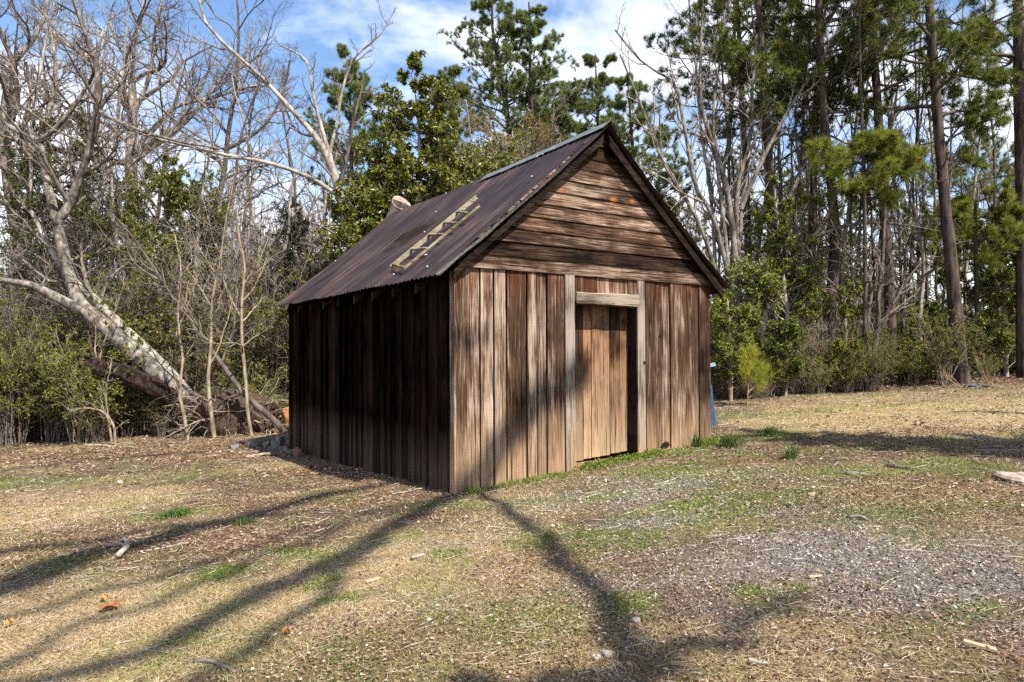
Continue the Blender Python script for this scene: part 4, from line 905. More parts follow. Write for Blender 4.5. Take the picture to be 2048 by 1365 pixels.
bare_tree('thin pale-barked bare tree left of the big right pine', [[(1843, 785, 9), (1841, 632, 8), (1847, 543, 8), (1838, 460, 6), (1815, 380, 4), (1800, 300, 3)], [(1845, 560, 5), (1880, 480, 3), (1900, 400, 2)]], 17.2, mat=B_GREY, m=(9, 5, 3), lens=((.18, .35), (.3, .6), (.35, .6)), u0=.4)
bare_tree('thin bare tree standing alone at the far right edge of the lawn', [[(1975, 772, 8), (1980, 640, 7), (1990, 520, 6), (1985, 440, 4), (1960, 360, 3)], [(1985, 560, 4), (2020, 460, 3), (2035, 380, 2)], [(1988, 500, 4), (1930, 430, 3), (1850, 410, 2)]], 18.6, mat=B_DARK, m=(11, 6, 4), lens=((.25, .5), (.3, .6), (.35, .6)), u0=.35)

for i, (px_, w_, d_, le) in enumerate(((1428, 7, 18, -30), (1452, 6, 19.5, 10), (1520, 6, 19, 40), (1556, 5, 18, -15), (1590, 6, 20.5, 20), (1635, 5, 17.4, -20), (1690, 6, 18.4, 25), (1705, 4, 17, -10), (1757, 5, 19, 35), (1800, 6, 20, -25), (1822, 4, 18, 15), (1872, 5, 21, -20), (1940, 5, 20, 30), (1995, 5, 20.5, -15), (2025, 6, 21.5, 15), (1440, 5, 20.5, 20), (1475, 5, 17.5, -25), (1535, 5, 20.8, -10), (1600, 4, 18.2, 30), (1620, 5, 22, -15), (1675, 4, 19.8, -35), (1715, 5, 20.8, 20), (1745, 4, 18, -20), (1775, 5, 21.8, 10), (1815, 4, 19.2, 30), (1850, 5, 20.2, -15), (1890, 4, 19, 20), (1960, 4, 22, -20))):
    bare_tree('slim bare grey trunk standing among the dark pines', [[(px_, 790, w_ + 2), (px_ - le * .2, 600, w_ + 1), (px_ + le * .3, 400, w_), (px_ + le, 200, w_ * .8), (px_ + le * 1.6, 40, w_ * .5), (px_ + le * 1.7, -60, 1.5)]], d_, mat=(B_GREY, B_DARK, B_TAN)[i % 3], m=(20, 6, 3), lens=((.10, .24), (.3, .6), (.35, .6)), ang=(20, 55), up=.14, u0=.2, group='slim bare trunks among the right pines', wob_=.05)
pine('dark pine nearest the shed gable, its lower trunk wrapped in leaves', [(1578, 795, 24), (1567, 680, 21), (1557, 577, 19), (1546, 428, 17), (1540, 342, 15), (1529, 222, 14), (1524, 103, 13), (1516, 0, 12)], 16.8, (7.0, 15.5), 30, (1.6, 3.0), [((1528, 200), (1430, 100), -.5), ((1526, 150), (1370, 90), -.3), ((1524, 90), (1620, 40), -.4), ((1530, 230), (1640, 160), .3)], height=15.5)
pine('slim dark pine behind the pale many-stemmed tree', [(1502, 790, 17), (1498, 600, 15), (1495, 445, 13), (1490, 308, 12), (1481, 170, 10), (1475, 20, 8)], 19.0, (7.4, 14.5), 28, (1.5, 2.8), [((1480, 160), (1340, 60), .4), ((1482, 200), (1330, 150), 0), ((1476, 60), (1400, 10), 0)], height=14.5)
pine('straight dark pine left of the brown many-forked tree', [(1652, 790, 26), (1655, 700, 24), (1663, 611, 22), (1670, 474, 20), (1666, 410, 18), (1656, 308, 17), (1646, 205, 16), (1639, 51, 14)], 16.4, (7.2, 15.5), 32, (1.6, 3.0), [((1645, 190), (1560, 100), -.4), ((1644, 130), (1720, 60), 0), ((1650, 260), (1740, 330), -.5)], height=15.5)
pine('leaning dark pine just left of the straight dark pine', [(1606, 795, 20), (1611, 748, 19), (1618, 611, 17), (1625, 470, 15), (1628, 330, 13), (1632, 200, 11), (1640, 60, 9)], 18.6, (8.5, 14.8), 24, (1.3, 2.4), height=14.8)
pine('straight dark pine right of the brown many-forked tree', [(1783, 790, 25), (1782, 748, 23), (1779, 611, 21), (1772, 474, 19), (1769, 445, 18), (1762, 308, 17), (1755, 205, 16), (1748, 103, 14), (1741, 0, 13)], 16.6, (7.4, 15.8), 30, (1.6, 3.0), [((1755, 200), (1690, 110), -.3), ((1748, 100), (1820, 70), 0), ((1765, 360), (1830, 330), -.4), ((1768, 440), (1690, 380), .3)], height=15.8)
pine('biggest pine on the right with a broad dark bough out to its right', [(1925, 782, 38), (1920, 740, 29), (1909, 611, 25), (1899, 491, 22), (1892, 428, 20), (1882, 308, 19), (1873, 205, 18), (1865, 103, 17), (1858, 0, 16)], 15.9, (6.9, 15.8), 30, (1.7, 3.1), [((1885, 290), (2000, 240), -.3), ((1884, 300), (1975, 215), .4), ((1880, 260), (2010, 260), .1), ((1872, 150), (1975, 60), -.2), ((1870, 130), (1990, 110), .4), ((1888, 330), (1960, 330), 0)], height=15.8)
pine('grey-barked pine cut by the right edge of the picture', [(2050, 775, 27), (2046, 600, 24), (2044, 410, 22), (2039, 205, 21), (2036, 17, 18)], 16.9, (7.8, 15.8), 28, (1.5, 2.9), [((2040, 170), (1960, 150), 0), ((2040, 120), (1940, 20), .3), ((2041, 190), (1980, 160), -.5)], height=15.8)
pine('slender young pine with pale green level boughs between the dark trunks', [(1731, 785, 9), (1730, 600, 8), (1728, 428, 7), (1724, 240, 6), (1719, 51, 4)], 15.4, (4.8, 6.4), 12, (1.1, 1.9), [((1728, 350), (1830, 320), -.4), ((1728, 360), (1800, 345), .4), ((1728, 330), (1680, 340), .2), ((1728, 300), (1790, 290), 0)], mat=N_LIGHT, dead=3, height=11, hang=.0)
pine('young pine with a light green spray reaching left in front of the biggest pine', [(1960, 785, 10), (1956, 650, 9), (1952, 520, 8), (1950, 400, 5)], 17.6, (3.2, 6.0), 16, (1.0, 1.9), [((1952, 480), (1840, 440), -.8), ((1952, 500), (1850, 470), -.4), ((1952, 470), (1870, 430), 0)], mat=N_LIGHT, dead=2, hang=.02)
# small pine sapling with bright needles
def pine_sapling():
    b = G(1494, 812); t = thing('pine_sapling', b, 'bright yellow green pine seedling in front of the woods beside the shed', 'sapling')
    cm = MB(); P = curve([np.array([0, 0, -.05]), np.array([.03, 0, .45]), np.array([.08, .02, 1.0])], 8)[None]; R = np.linspace(.018, .006, 8)[None]; cm.strands(P, R, 6)
    P1, R1 = grow(P, R, 13, .15, 1, (40, 75), (.3, .8), 6, .12, .22); cm.strands(P1, R1, 4); cm.build('trunk', B_TAN, t, smooth_=True)
    nm = MB(); p, d = along(P1, 16, .3); tufts(nm, p, d, 12, (.14, .26), .006, .6); p, d = along(P, 10, .5); tufts(nm, p, d, 12, (.14, .22), .007, .6); nm.build('needles', leafy('seedling_needle', [(0, (.16, .20, .012)), (.5, (.36, .42, .035)), (1, (.62, .60, .08))], .45), t)
pine_sapling()

LT = dict(tw=B_TAN)
leafy_tree('leafy evergreen wrapping the pines next to the shed corner', [(1585, 790, 10), (1575, 640, 9), (1560, 500, 7), (1550, 370, 4)], 15.9, [(1555, 390, .45, .5, 0), (1535, 470, .7, .6, 0), (1590, 520, .8, .6, 0), (1500, 560, .8, .5, 0), (1600, 600, .7, .5, .2)], 80, L_GLOSS, B_GREY, (11, (.035, .085), .5), m=(7, 5), droop=.2)
leafy_tree('green leafy shrub tree against the right wall of the shed', [(1462, 800, 9), (1460, 700, 8), (1455, 600, 4)], 14.9, [(1455, 620, .55, .5, 0), (1440, 700, .5, .5, 0), (1485, 650, .5, .6, 0), (1460, 740, .5, .35, .2)], 46, L_OLIVE, B_TAN, (10, (.03, .075), .5), m=(7, 5))
leafy_tree('drooping glossy vine-hung shrub on the trunk right of the seedling', [(1570, 800, 7), (1575, 720, 6), (1570, 650, 3)], 15.2, [(1570, 670, .4, .45, 0), (1580, 720, .35, .3, 0)], 26, L_DEEP, B_TAN, (10, (.04, .08), .5), m=(7, 4), droop=.5)
leafy_tree('thin leafy shrub tree between the two straight dark pines', [(1690, 792, 7), (1692, 700, 6), (1690, 600, 3)], 15.5, [(1690, 690, .55, .5, 0), (1705, 600, .45, .4, 0), (1670, 740, .5, .3, 0)], 38, L_OLIVE, B_TAN, (9, (.03, .075), .5), m=(7, 5))
leafy_tree('rounded leafy shrub tree under the edge pine at far right', [(2012, 778, 10), (2010, 650, 9), (2010, 500, 5)], 17.8, [(2000, 470, .9, .7, 0), (2030, 560, 1.0, .8, 0), (1960, 600, .8, .6, .3), (2010, 650, 1.0, .7, 0), (2045, 430, .6, .6, 0)], 110, L_OLIVE, B_GREY, (9, (.04, .09), .5), m=(7, 5))
leafy_tree('dark cedar in front of the red-roofed house', [(1975, 782, 9), (1975, 720, 8), (1975, 620, 4)], 19.5, [(1975, 700, 1.3, .55, 0), (1930, 690, .8, .5, 0), (2020, 720, 1.0, .5, 0), (1985, 650, .8, .5, 0)], 120, N_CEDAR, B_DARK, (9, (.06, .11), .3), m=(7, 5), name='cedar_tree')
leafy_tree('green cedar left of the biggest pine', [(1862, 788, 8), (1860, 700, 7), (1858, 600, 3)], 17.4, [(1860, 640, .5, .6, 0), (1855, 700, .7, .5, 0), (1870, 750, .85, .4, 0)], 90, L_DEEP, B_DARK, (9, (.05, .09), .35), m=(7, 5), name='cedar_tree')
leafy_tree('light green cedar low between pale tree and brown forked tree', [(1810, 790, 8), (1808, 720, 7), (1806, 640, 3)], 17.0, [(1806, 690, .6, .5, 0), (1812, 740, .8, .4, 0)], 70, L_OLIVE, B_DARK, (9, (.05, .09), .35), m=(7, 5), name='cedar_tree')

# ------------------------------------------------------------------ shrubs and brush along the woods
SHR = []
for h, r, ns, ml, leaf, ms, lab in ((2.3, 1.0, 18, L_UNDER, (14, (.028, .062), .5), B_TAN, 'olive shrub with bare lower stems in the thicket'),
                                    (2.9, 1.2, 20, L_UNDER, (12, (.03, .065), .5), B_TWIG, 'tall olive shrub in the thicket'),
                                    (1.6, .9, 18, L_OLIVE, (12, (.028, .06), .5), B_TAN, 'small yellow green shrub in the thicket'),
                                    (3.6, 1.3, 20, L_OLIVE, (10, (.03, .07), .5), B_TWIG, 'high thin-leaved shrub in the thicket'),
                                    (2.6, 1.1, 18, L_DEEP, (12, (.03, .07), .5), B_DARK, 'deep green shrub in the thicket')):
    s_, l_ = bush_mesh(h, r, ns, leaf); SHR.append((s_.mesh('shrub_stem', ms, True), l_.mesh('shrub_foliage', ml), lab))
BR = []
for h, r, ns, ms, lab in ((3.2, 1.3, 26, B_TAN, 'leafless tan brush in the thicket'), (4.4, 1.5, 26, B_BRUSH, 'tall leafless grey brush in the thicket'), (1.5, 1.0, 26, B_TAN, 'low leafless tan brush in the thicket')):
    s_, l_ = bush_mesh(h, r, ns, None, m=(8, 6)); BR.append((s_.mesh('brush_stem', ms, True), None, lab))
def put_shrub(kind, x, y, sc, group, name='shrub', cat='shrub', where=''):
    st, lf, lab = kind
    t = thing(name, at_ground(x, y), lab + where, cat, group + ': ' + lab, RNG.uniform(0, 6.28)); t.scale = (sc, sc, sc * RNG.uniform(.85, 1.15))
    link('stem', st, t)
    if lf: link('foliage', lf, t)
# left thicket
for i in range(96):
    y = 15.2 + 8.5 * RNG.random() ** 1.3; x = RNG.uniform(-.80 * y - .6, -.27 * y)
    k = RNG.choice(5, p=[.3, .2, .17, .18, .15]); sc = RNG.uniform(.75, 1.25); ht = (2.3, 2.9, 1.6, 3.6, 2.6)[k]
    lim = 1.0 + 2.4 * smooth(-.50, -.66, x / y) + 5 * smooth(16.4, 17.6, y)          # keep the leaning trunk clear
    put_shrub(SHR[k], x, y, min(sc, lim / ht), 'shrubs left', where=' left of the shed')
for i in range(40):
    y = 16.6 + 8 * RNG.random(); x = RNG.uniform(-.80 * y - .6, -.22 * y)
    put_shrub(BR[RNG.choice(3, p=[.4, .4, .2])], x, y, RNG.uniform(.8, 1.25), 'brush left', 'brush', 'brush', ' left of the shed')
# right thicket
for i in range(70):
    y = 15.0 + 8.5 * RNG.random() ** 1.2; x = RNG.uniform(.26 * y, .80 * y)
    if x > .62 * y and RNG.random() < .55: continue
    k = RNG.choice(5, p=[.34, .08, .38, .05, .15]); put_shrub(SHR[k], x, y + (.5 if x > 4.5 else 0), RNG.uniform(.45, .9), 'shrubs right', where=' right of the shed')
for i in range(62):
    y = 15.3 + 9 * RNG.random(); x = RNG.uniform(.24 * y, .74 * y)
    put_shrub(BR[RNG.choice(3, p=[.4, .2, .4])], x, y + .3 + (1.6 if x > .52 * y else 0), RNG.uniform(.5, .95) * (.55 if x > .52 * y else 1), 'brush right', 'brush', 'brush', ' right of the shed')
for i in range(76):
    y = RNG.uniform(17.5, 26); x = RNG.uniform(-.72 * y, -.16 * y)
    if i % 3: put_shrub(BR[i % 4 // 2], x, y, RNG.uniform(1.1, 1.6), 'tall brush left', 'brush', 'brush', ' behind the leaning trunk')
    else: put_shrub(SHR[(1, 3, 4)[i % 3]], x, y, RNG.uniform(1.4, 2.0), 'tall shrubs left', where=' behind the leaning trunk')
for i in range(22):
    px_ = RNG.uniform(1440, 1760); y = RNG.uniform(14.9, 15.6); x = (px_ - 1024) / F * y
    put_shrub(SHR[(2, 0, 2, 1)[i % 4]] if i % 3 else BR[2], x, y, RNG.uniform(.35, .6), 'low shrubs right' if i % 3 else 'low brush right', 'shrub' if i % 3 else 'brush', 'shrub' if i % 3 else 'brush', ' at the lawn edge')
# behind the shed
for i in range(18):
    y = 17 + 6 * RNG.random(); x = RNG.uniform(-.24 * y, .26 * y)
    put_shrub(SHR[RNG.choice([1, 3, 4])], x, y, RNG.uniform(1.0, 1.5), 'shrubs behind', where=' behind the shed')

# ------------------------------------------------------------------ the far woods
def proto_bare(h, m=(14, 6, 4)):
    P = curve([np.array([0, 0, -.2]), np.array([RNG.normal(0, .2), RNG.normal(0, .2), h * .35]), np.array([RNG.normal(0, .5), RNG.normal(0, .5), h * .7]), np.array([RNG.normal(0, .8), RNG.normal(0, .8), h])], 14, .04)[None]
    R = (h * .010 * np.linspace(1, .15, 14))[None]; a = MB(); a.strands(P, R, 7); c = MB()
    P1, R1 = grow(P, R, m[0], .25, 1, (25, 60), (.2, .42), 6, .2, .13, minr=.009); c.strands(P1, R1, 4)
    P2, R2 = grow(P1, R1, m[1], .2, 1, (25, 60), (.3, .6), 4, .2, .1, minr=.007); c.strands(P2, R2, 3)
    P3, R3 = grow(P2, R2, m[2], .2, 1, (25, 60), (.35, .65), 3, .2, .1, minr=.006); c.strands(P3, R3, 3)
    return a.mesh('far_trunk', B_GREY, True), c.mesh('far_crown', B_TWIG, True)
def proto_pine(h, mat):
    z = np.linspace(-.2, h, 14); P = np.stack([.12 * np.sin(z * .4), .1 * np.cos(z * .3), z], 1)[None]; R = (h * .011 * np.linspace(1, .12, 14))[None]; a = MB(); a.strands(P, R, 7); c = MB()
    P1, R1 = grow(P, R, 30, .45, 1, (50, 85), (.13, .22), 6, .12, .10, minr=.008); c.strands(P1, R1, 3)
    P2, R2 = grow(P1, R1, 7, .3, 1, (30, 60), (.25, .45), 4, .12, .15, minr=.006); c.strands(P2, R2, 3)
    n = MB(); p, d = along(P2, 7, .4); tufts(n, p, d, 11, (.18, .30), .024)
    return a.mesh('far_trunk', B_PINE, True), c.mesh('far_branch', B_DARK, True), n.mesh('far_needles', mat)
PB = [proto_bare(h) for h in (9, 11, 7.5, 12)]; PP_ = [proto_pine(h, N_FAR) for h in (14, 12)]
def put_far(x, y, kind, sc, label, group, name, tr='trunk'):
    t = thing(name, at_ground(x, y, -.1), label, 'tree', group, RNG.uniform(0, 6.28)); t.scale = (sc, sc, sc)
    link('trunk', kind[0], t); c = link('crown', kind[1], t)
    if len(kind) > 2: link('needles', kind[2], c)
for i in range(46):
    y = RNG.uniform(24, 48); x = RNG.uniform(-.82 * y, -.02 * y)
    put_far(x, y, PB[RNG.integers(4)], RNG.uniform(.75, 1.1) * (.75 if x > -.3 * y else 1), 'bare grey tree deep in the woods left of the shed', 'bare trees deep in the left woods', 'bare_tree')
for i in range(34):
    y = RNG.uniform(22, 46); x = RNG.uniform(.16 * y, .80 * y)
    if x > .5 * y and y < 44 and RNG.random() < .6: continue
    put_far(x, y, PB[RNG.integers(4)], RNG.uniform(.6, .9), 'bare grey tree deep in the woods right of the shed', 'bare trees deep in the right woods', 'bare_tree')
for i in range(16):
    y = RNG.uniform(23, 44); x = RNG.uniform(.22 * y, .74 * y)
    put_far(x, y, PP_[i % 2], RNG.uniform(.75, 1.0), 'distant pine in the woods right of the shed', 'distant pines in the right woods', 'pine_tree')
for i in range(44):
    y = RNG.uniform(23, 40); x = RNG.uniform(-.8 * y, .05 * y)
    put_shrub(SHR[RNG.choice([1, 3, 4])], x, y, RNG.uniform(1.2, 2.0), 'far shrubs left', where=' deep in the woods left of the shed')
for i in range(50):
    y = RNG.uniform(21, 42); x = RNG.uniform(.2 * y, .8 * y)
    put_shrub(SHR[RNG.choice([2, 3, 4])], x, y, RNG.uniform(1.0, 2.0), 'far shrubs right', where=' deep in the woods right of the shed')
# a far-off wooded skyline that reads as one mass
fwm = MB(); fl = MB(); n = 520
th = RNG.uniform(-.75, .75, n); rr2 = RNG.uniform(60, 130, n); hh = RNG.uniform(4, 8.5, n) * (.6 + .8 * vnoise(th * 9, th * 0, 5))
b0 = np.stack([rr2 * np.sin(th), rr2 * np.cos(th), np.full(n, -1.5)], 1)
Pf = np.stack([b0 + np.array([0, 0, 1]) * (hh[:, None] * u) + RNG.normal(0, .25 * u, (n, 3)) for u in np.linspace(0, 1, 6)], 1); Rf = np.full((n, 1), .11) * np.linspace(1, .2, 6)[None]
fwm.strands(Pf, Rf, 4); P1, R1 = grow(Pf, Rf, 12, .2, 1, (25, 65), (.2, .45), 4, .2, .12, minr=.022); fwm.strands(P1, R1, 3)
P2, R2 = grow(P1, R1, 4, .2, 1, (25, 65), (.4, .7), 3, .2, .12, minr=.02); fwm.strands(P2, R2, 3)
q_ = RNG.random(len(P2)) < .55; p, d = along(P2[q_], 5, .1); leaves(fl, p, d, (.25, .5), .6)
fw_ = tag(fwm.build('distant_woods', B_TWIG), 'distant band of mixed woods closing the horizon', 'woods', kind='stuff')
tag(fl.build('distant_foliage', L_DEEP), 'distant green foliage in the band of woods on the horizon', 'foliage', kind='stuff')

# ------------------------------------------------------------------ houses seen through the right woods
def house(name, label, x0, x1, ytop, yeave, ybase, depth, deep, wallm, roofm):
    a = W(x0, ybase, depth); bq = W(x1, ybase, depth); zt = W(x0, ytop, depth)[2] ; ze = W(x0, yeave, depth)[2]; zb = a[2] - 1.5; w = bq[0] - a[0]
    t = thing(name, (a[0], depth, zb), label, 'house')
    m = MB(); H_ = ze - zb; m.box(0, w, 0, deep, 0, H_); m.add([(0, 0, H_), (0, deep, H_), (0, deep / 2, zt - zb - .1), (w, 0, H_), (w, deep, H_), (w, deep / 2, zt - zb - .1)], tris=[(0, 1, 2), (3, 5, 4)]); m.build('wall', wallm, t)
    m = MB(); R_ = zt - zb
    for s, yy in ((1, -.4), (-1, deep + .4)):
        v = [(-.4, yy, H_ - .12), (w + .4, yy, H_ - .12), (w + .4, deep / 2, R_), (-.4, deep / 2, R_)]; v2 = [(x, y, z - .1) for x, y, z in v]
        m.add(v + v2, quads=[(0, 1, 2, 3), (7, 6, 5, 4), (0, 4, 5, 1), (1, 5, 6, 2), (3, 2, 6, 7), (0, 3, 7, 4)])
    m.build('roof', roofm, t)
    for u in (.2, .5, .8):
        f = MB(); f.box(w * u - .5, w * u + .5, -.05, -.004, H_ - 1.9, H_ - .6); wo = f.build('window', plain('window_trim', (.7, .7, .68)), t)
        f = MB(); f.box(w * u - .42, w * u + .42, -.056, -.052, H_ - 1.82, H_ - .68); g = plain('dark_glass', (.03, .035, .04), .15); f.build('pane', g, wo)
    return t
M_WHITEW = plain('white_siding', (.62, .63, .65), .7, .08, 4)
house('house', 'low house with a rust red roof behind the cedars at right', 1868, 2004, 640, 664, 716, 46, 5.5, M_WHITEW, plain('red_roof', (.36, .15, .11), .8, .3, 3))
house('house', 'white house with a pale grey roof glimpsed left of the biggest pine', 1800, 1846, 606, 640, 690, 58, 5, M_WHITEW, plain('pale_roof', (.62, .66, .70), .6, .1, 3))

# ------------------------------------------------------------------ trees behind the camera, which shade the grass
def back(P, z):                                            # the point at height z whose shadow falls on P
    P = np.asarray(P, float); return P + SUN * ((z - P[2]) / SUN[2])
def wall_pt(px, py): l = on_front(px, py); return SB + TV * l[0] + LV * l[1] + np.array([0, 0, l[2]])
def shade_tree(label, base, limbs, zt, top_r=.14, m=(8, 6, 4), lens=(.2, .4)):
    base = np.array([base[0], base[1], float(ground_z(*base))]); t = thing('bare_tree', base, label, 'tree')
    mb = MB(); cm = MB(); SP = []
    for pts, r0, r1 in limbs:
        P = curve(np.asarray(pts) - base, 34, .09); R = np.linspace(r0, r1, 34) * (1 + RNG.uniform(-.2, .2, 34)); mb.strands(P[None], R[None], 9); SP.append((P, R))
    P = curve([np.array([0, 0, -.2]), np.array([.05, .0, zt * .5]), np.array([0, 0, zt])], 12, .02); mb.strands(P[None], np.linspace(.26, top_r, 12)[None], 12)
    mb.build('trunk', B_GREY, t, smooth_=True)
    P = np.stack([p for p, r in SP]); R = np.stack([r for p, r in SP])
    P1, R1 = grow(P, R, m[0], .1, 1, (30, 70), lens, 7, .2, .1, minr=.006); cm.strands(P1, R1, 5)
    P2, R2 = grow(P1, R1, m[1], .2, 1, (30, 65), (.3, .6), 5, .2, .1, minr=.005); cm.strands(P2, R2, 4)
    P3, R3 = grow(P2, R2, m[2], .2, 1, (30, 65), (.3, .6), 4, .2, .1, minr=.004); cm.strands(P3, R3, 3)
    cm.build('crown', B_TWIG, t, smooth_=True)
ta = (5.6, -3.7); tb = (3.4, -5.6)
ta_top = np.array([ta[0], ta[1], 11.2]); tb_top = np.array([tb[0], tb[1], 16.0])
HK = 1.55
g = lambda px, py, z: back(G(px, py), z * (HK if z > 7.4 else 1))
w = lambda px, py, z: back(wall_pt(px, py), z * HK)
shade_tree('bare tree behind the viewer whose branch shadows cross the gravel', ta,
           [([ta_top, g(1255, 1350, 7.6), g(1180, 1180, 7.9), g(1080, 1085, 8.2), g(965, 985, 8.6), w(1000, 900, 9.0), w(1040, 830, 9.4)], .10, .05),
            ([ta_top, g(1330, 1330, 8.2), g(1500, 1250, 9.0), g(1620, 1190, 9.6)], .09, .03)], 11.2, m=(6, 5, 4), lens=(.04, .11))
shade_tree('bare tree behind the viewer whose long branch shadows streak the dry grass', tb,
           [([tb_top, g(-60, 1190, 10.7), g(60, 1150, 10.8), g(200, 1100, 10.9), g(450, 1045, 11), g(700, 985, 11.1), g(860, 950, 11.2)], .29, .04),
            ([tb_top + np.array([0, 0, -.6]), g(-40, 1120, 10.6), g(160, 1080, 10.7), g(330, 1055, 10.8), g(520, 1035, 10.9), g(640, 1020, 11)], .11, .04),
            ([tb_top + np.array([0, 0, -3.0]), g(150, 1345, 8.6), g(330, 1290, 8.9), g(480, 1215, 9.2), g(690, 1105, 9.5), g(880, 1010, 9.8), w(960, 945, 10), w(1100, 790, 10.6), w(1180, 690, 11)], .075, .15),
            ([tb_top + np.array([0, 0, -2.0]), g(-40, 1345, 9.0), g(150, 1270, 9.2), g(360, 1180, 9.4), g(600, 1085, 9.6), g(800, 1020, 9.8)], .06, .035),
            ([tb_top + np.array([0, 0, -1.0]), g(-60, 1265, 9.8), g(160, 1190, 10), g(420, 1120, 10.1), g(700, 1040, 10.2), g(840, 1000, 10.3)], .055, .03),
            ([tb_top + np.array([0, 0, -4.0]), g(420, 1345, 8.2), g(540, 1260, 8.5), g(660, 1170, 8.8), g(760, 1080, 9.1), g(930, 975, 9.4)], .07, .05),
            ([tb_top + np.array([0, 0, .4]), g(-60, 960, 11.6), g(150, 925, 11.7), g(400, 905, 11.8), g(560, 885, 11.9)], .12, .04)], 17.6, m=(6, 5, 4), lens=(.03, .09))
# a pine out of the picture to the right: its bough shades the far lawn
def side_pine():
    base = np.array([12.2, 4.9, float(ground_z(12.2, 4.9))]); t = thing('pine_tree', base, 'pine outside the picture whose bough shades the lawn', 'tree')
    mb = MB(); P = np.stack([np.array([.05 * math.sin(z), 0, z]) for z in np.linspace(-.2, 10, 12)])[None]; mb.strands(P, np.linspace(.22, .08, 12)[None], 10); mb.build('trunk', B_PINE, t, smooth_=True)
    S = []
    for pts in ([(2100, 893, 7.0), (1900, 890, 7.0), (1750, 880, 7.0), (1600, 874, 7.0), (1500, 868, 7.0)], [(2100, 905, 7.2), (1950, 902, 7.2), (1800, 893, 7.2), (1680, 888, 7.2), (1600, 884, 7.2)], [(2150, 885, 6.6), (2000, 884, 6.7), (1900, 882, 6.7), (1780, 876, 6.8), (1700, 872, 6.8)], [(2150, 912, 7.3), (2000, 906, 7.3), (1880, 898, 7.3), (1760, 888, 7.3), (1640, 880, 7.3)], [(2150, 897, 6.9), (2000, 893, 6.9), (1880, 888, 6.9), (1720, 880, 6.9), (1560, 871, 6.9)]):
        S.append(curve([base + np.array([0, 0, pts[0][2] - .4 - base[2]])] + [g(*q) for q in pts], 16, .03))
    P = np.stack(S) - base; R = np.full((5, 1), .07) * np.linspace(1, .3, 16)[None]; cm = MB(); cm.strands(P, R, 6)
    P1, R1 = grow(P, R, 34, .08, 1, (35, 80), (.09, .15), 5, .15, .02, shrink=.2); cm.strands(P1, R1, 4)
    c = cm.build('crown', B_DARK, t, smooth_=True); nm = MB(); p, d = along(P1, 30, .1); tufts(nm, p, d, 16, (.14, .22), .016); nm.build('needles', N_PINE, c)
side_pine()

# ------------------------------------------------------------------ ground cover
def sample(n, y0, y1, xm=.80, pad=.8):
    y = np.sqrt(RNG.uniform(y0 * y0, y1 * y1, n)); x = RNG.uniform(-1, 1, n) * (y * xm + pad)
    lx = (x - X0) * TV[0] + (y - Y0) * TV[1]; ly = (x - X0) * LV[0] + (y - Y0) * LV[1]
    ok = ~((lx > -.01) & (lx < SW + .02) & (ly > -.03) & (ly < SL))
    return x[ok], y[ok]

def keep(x, y, w):
    k = RNG.random(len(x)) < w; return x[k], y[k]

def blades(mb, x, y, length, width, el):
    n = len(x); p = np.stack([x, y, ground_z(x, y) - .004], 1); a = RNG.uniform(0, 2 * np.pi, n); e = np.radians(RNG.uniform(*el, n)); L = RNG.uniform(*length, n)[:, None]
    h = np.stack([np.cos(a), np.sin(a), np.zeros(n)], 1); up = np.array([0, 0, 1.])
    d1 = h * np.cos(e)[:, None] + up * np.sin(e)[:, None]; e2 = e - np.radians(RNG.uniform(5, 45, n)); d2 = h * np.cos(e2)[:, None] + up * np.sin(e2)[:, None]
    b2 = a + RNG.normal(0, .5, n); d2 = nrm(d2 + .3 * np.stack([np.cos(b2), np.sin(b2), np.zeros(n)], 1))
    s = np.cross(h, up) * RNG.uniform(*width, n)[:, None] * .5
    m1 = p + d1 * L * .55; t = m1 + d2 * L * .45; t[:, 2] = np.maximum(t[:, 2], p[:, 2] + .006)
    V = np.stack([p - s, p + s, m1 + s * .8, m1 - s * .8, t], 1).reshape(-1, 3); i = np.arange(n)[:, None] * 5
    mb.add(V, tris=i + np.array([[3, 2, 4]]), quads=i + np.array([[0, 1, 2, 3]]))

M_STRAW = leafy('straw_blade', [(0, (.11, .065, .03)), (.3, (.30, .205, .10)), (.6, (.55, .42, .22)), (1, (.80, .66, .41))], .2, .7, .2)
M_GRASS = leafy('green_blade', [(0, (.05, .085, .014)), (.5, (.13, .19, .03)), (1, (.25, .30, .06))], .35, .6, .2)
M_WEED = leafy('weed_leaf', [(0, (.06, .11, .012)), (.5, (.15, .24, .028)), (1, (.28, .36, .05))], .35, .5, .3)
mb = MB()
for n, y0, y1, ln, wd in ((420000, 2.2, 5.2, (.02, .10), (.001, .0028)), (340000, 5.2, 9, (.03, .11), (.0022, .005)), (190000, 9, 17.5, (.04, .10), (.006, .011))):
    x, y = sample(n, y0, y1); gr, gn, st, li = masks(x, y); x, y = keep(x, y, np.clip(.30 + .75 * st - .20 * gr - .15 * gn * (1 - st) - .1 * li, .06, 1) * np.clip(2.8 * fbm(x * 4.5, y * 4.5, 66, 3) - .65, .12, 1)); blades(mb, x, y, ln, wd, (0, 26))
tag(mb.build('dry_grass', M_STRAW), 'short dry straw-coloured grass over the yard', 'grass', kind='stuff')
mb = MB()
for n, y0, y1, ln, wd in ((150000, 2.2, 5.2, (.02, .06), (.002, .004)), (150000, 5.2, 9, (.025, .06), (.003, .006)), (130000, 9, 17, (.03, .07), (.006, .011))):
    x, y = sample(n, y0, y1); gr, gn, st, li = masks(x, y); x, y = keep(x, y, np.clip(.9 * gn + .03 * st, 0, 1)); blades(mb, x, y, ln, wd, (15, 75))
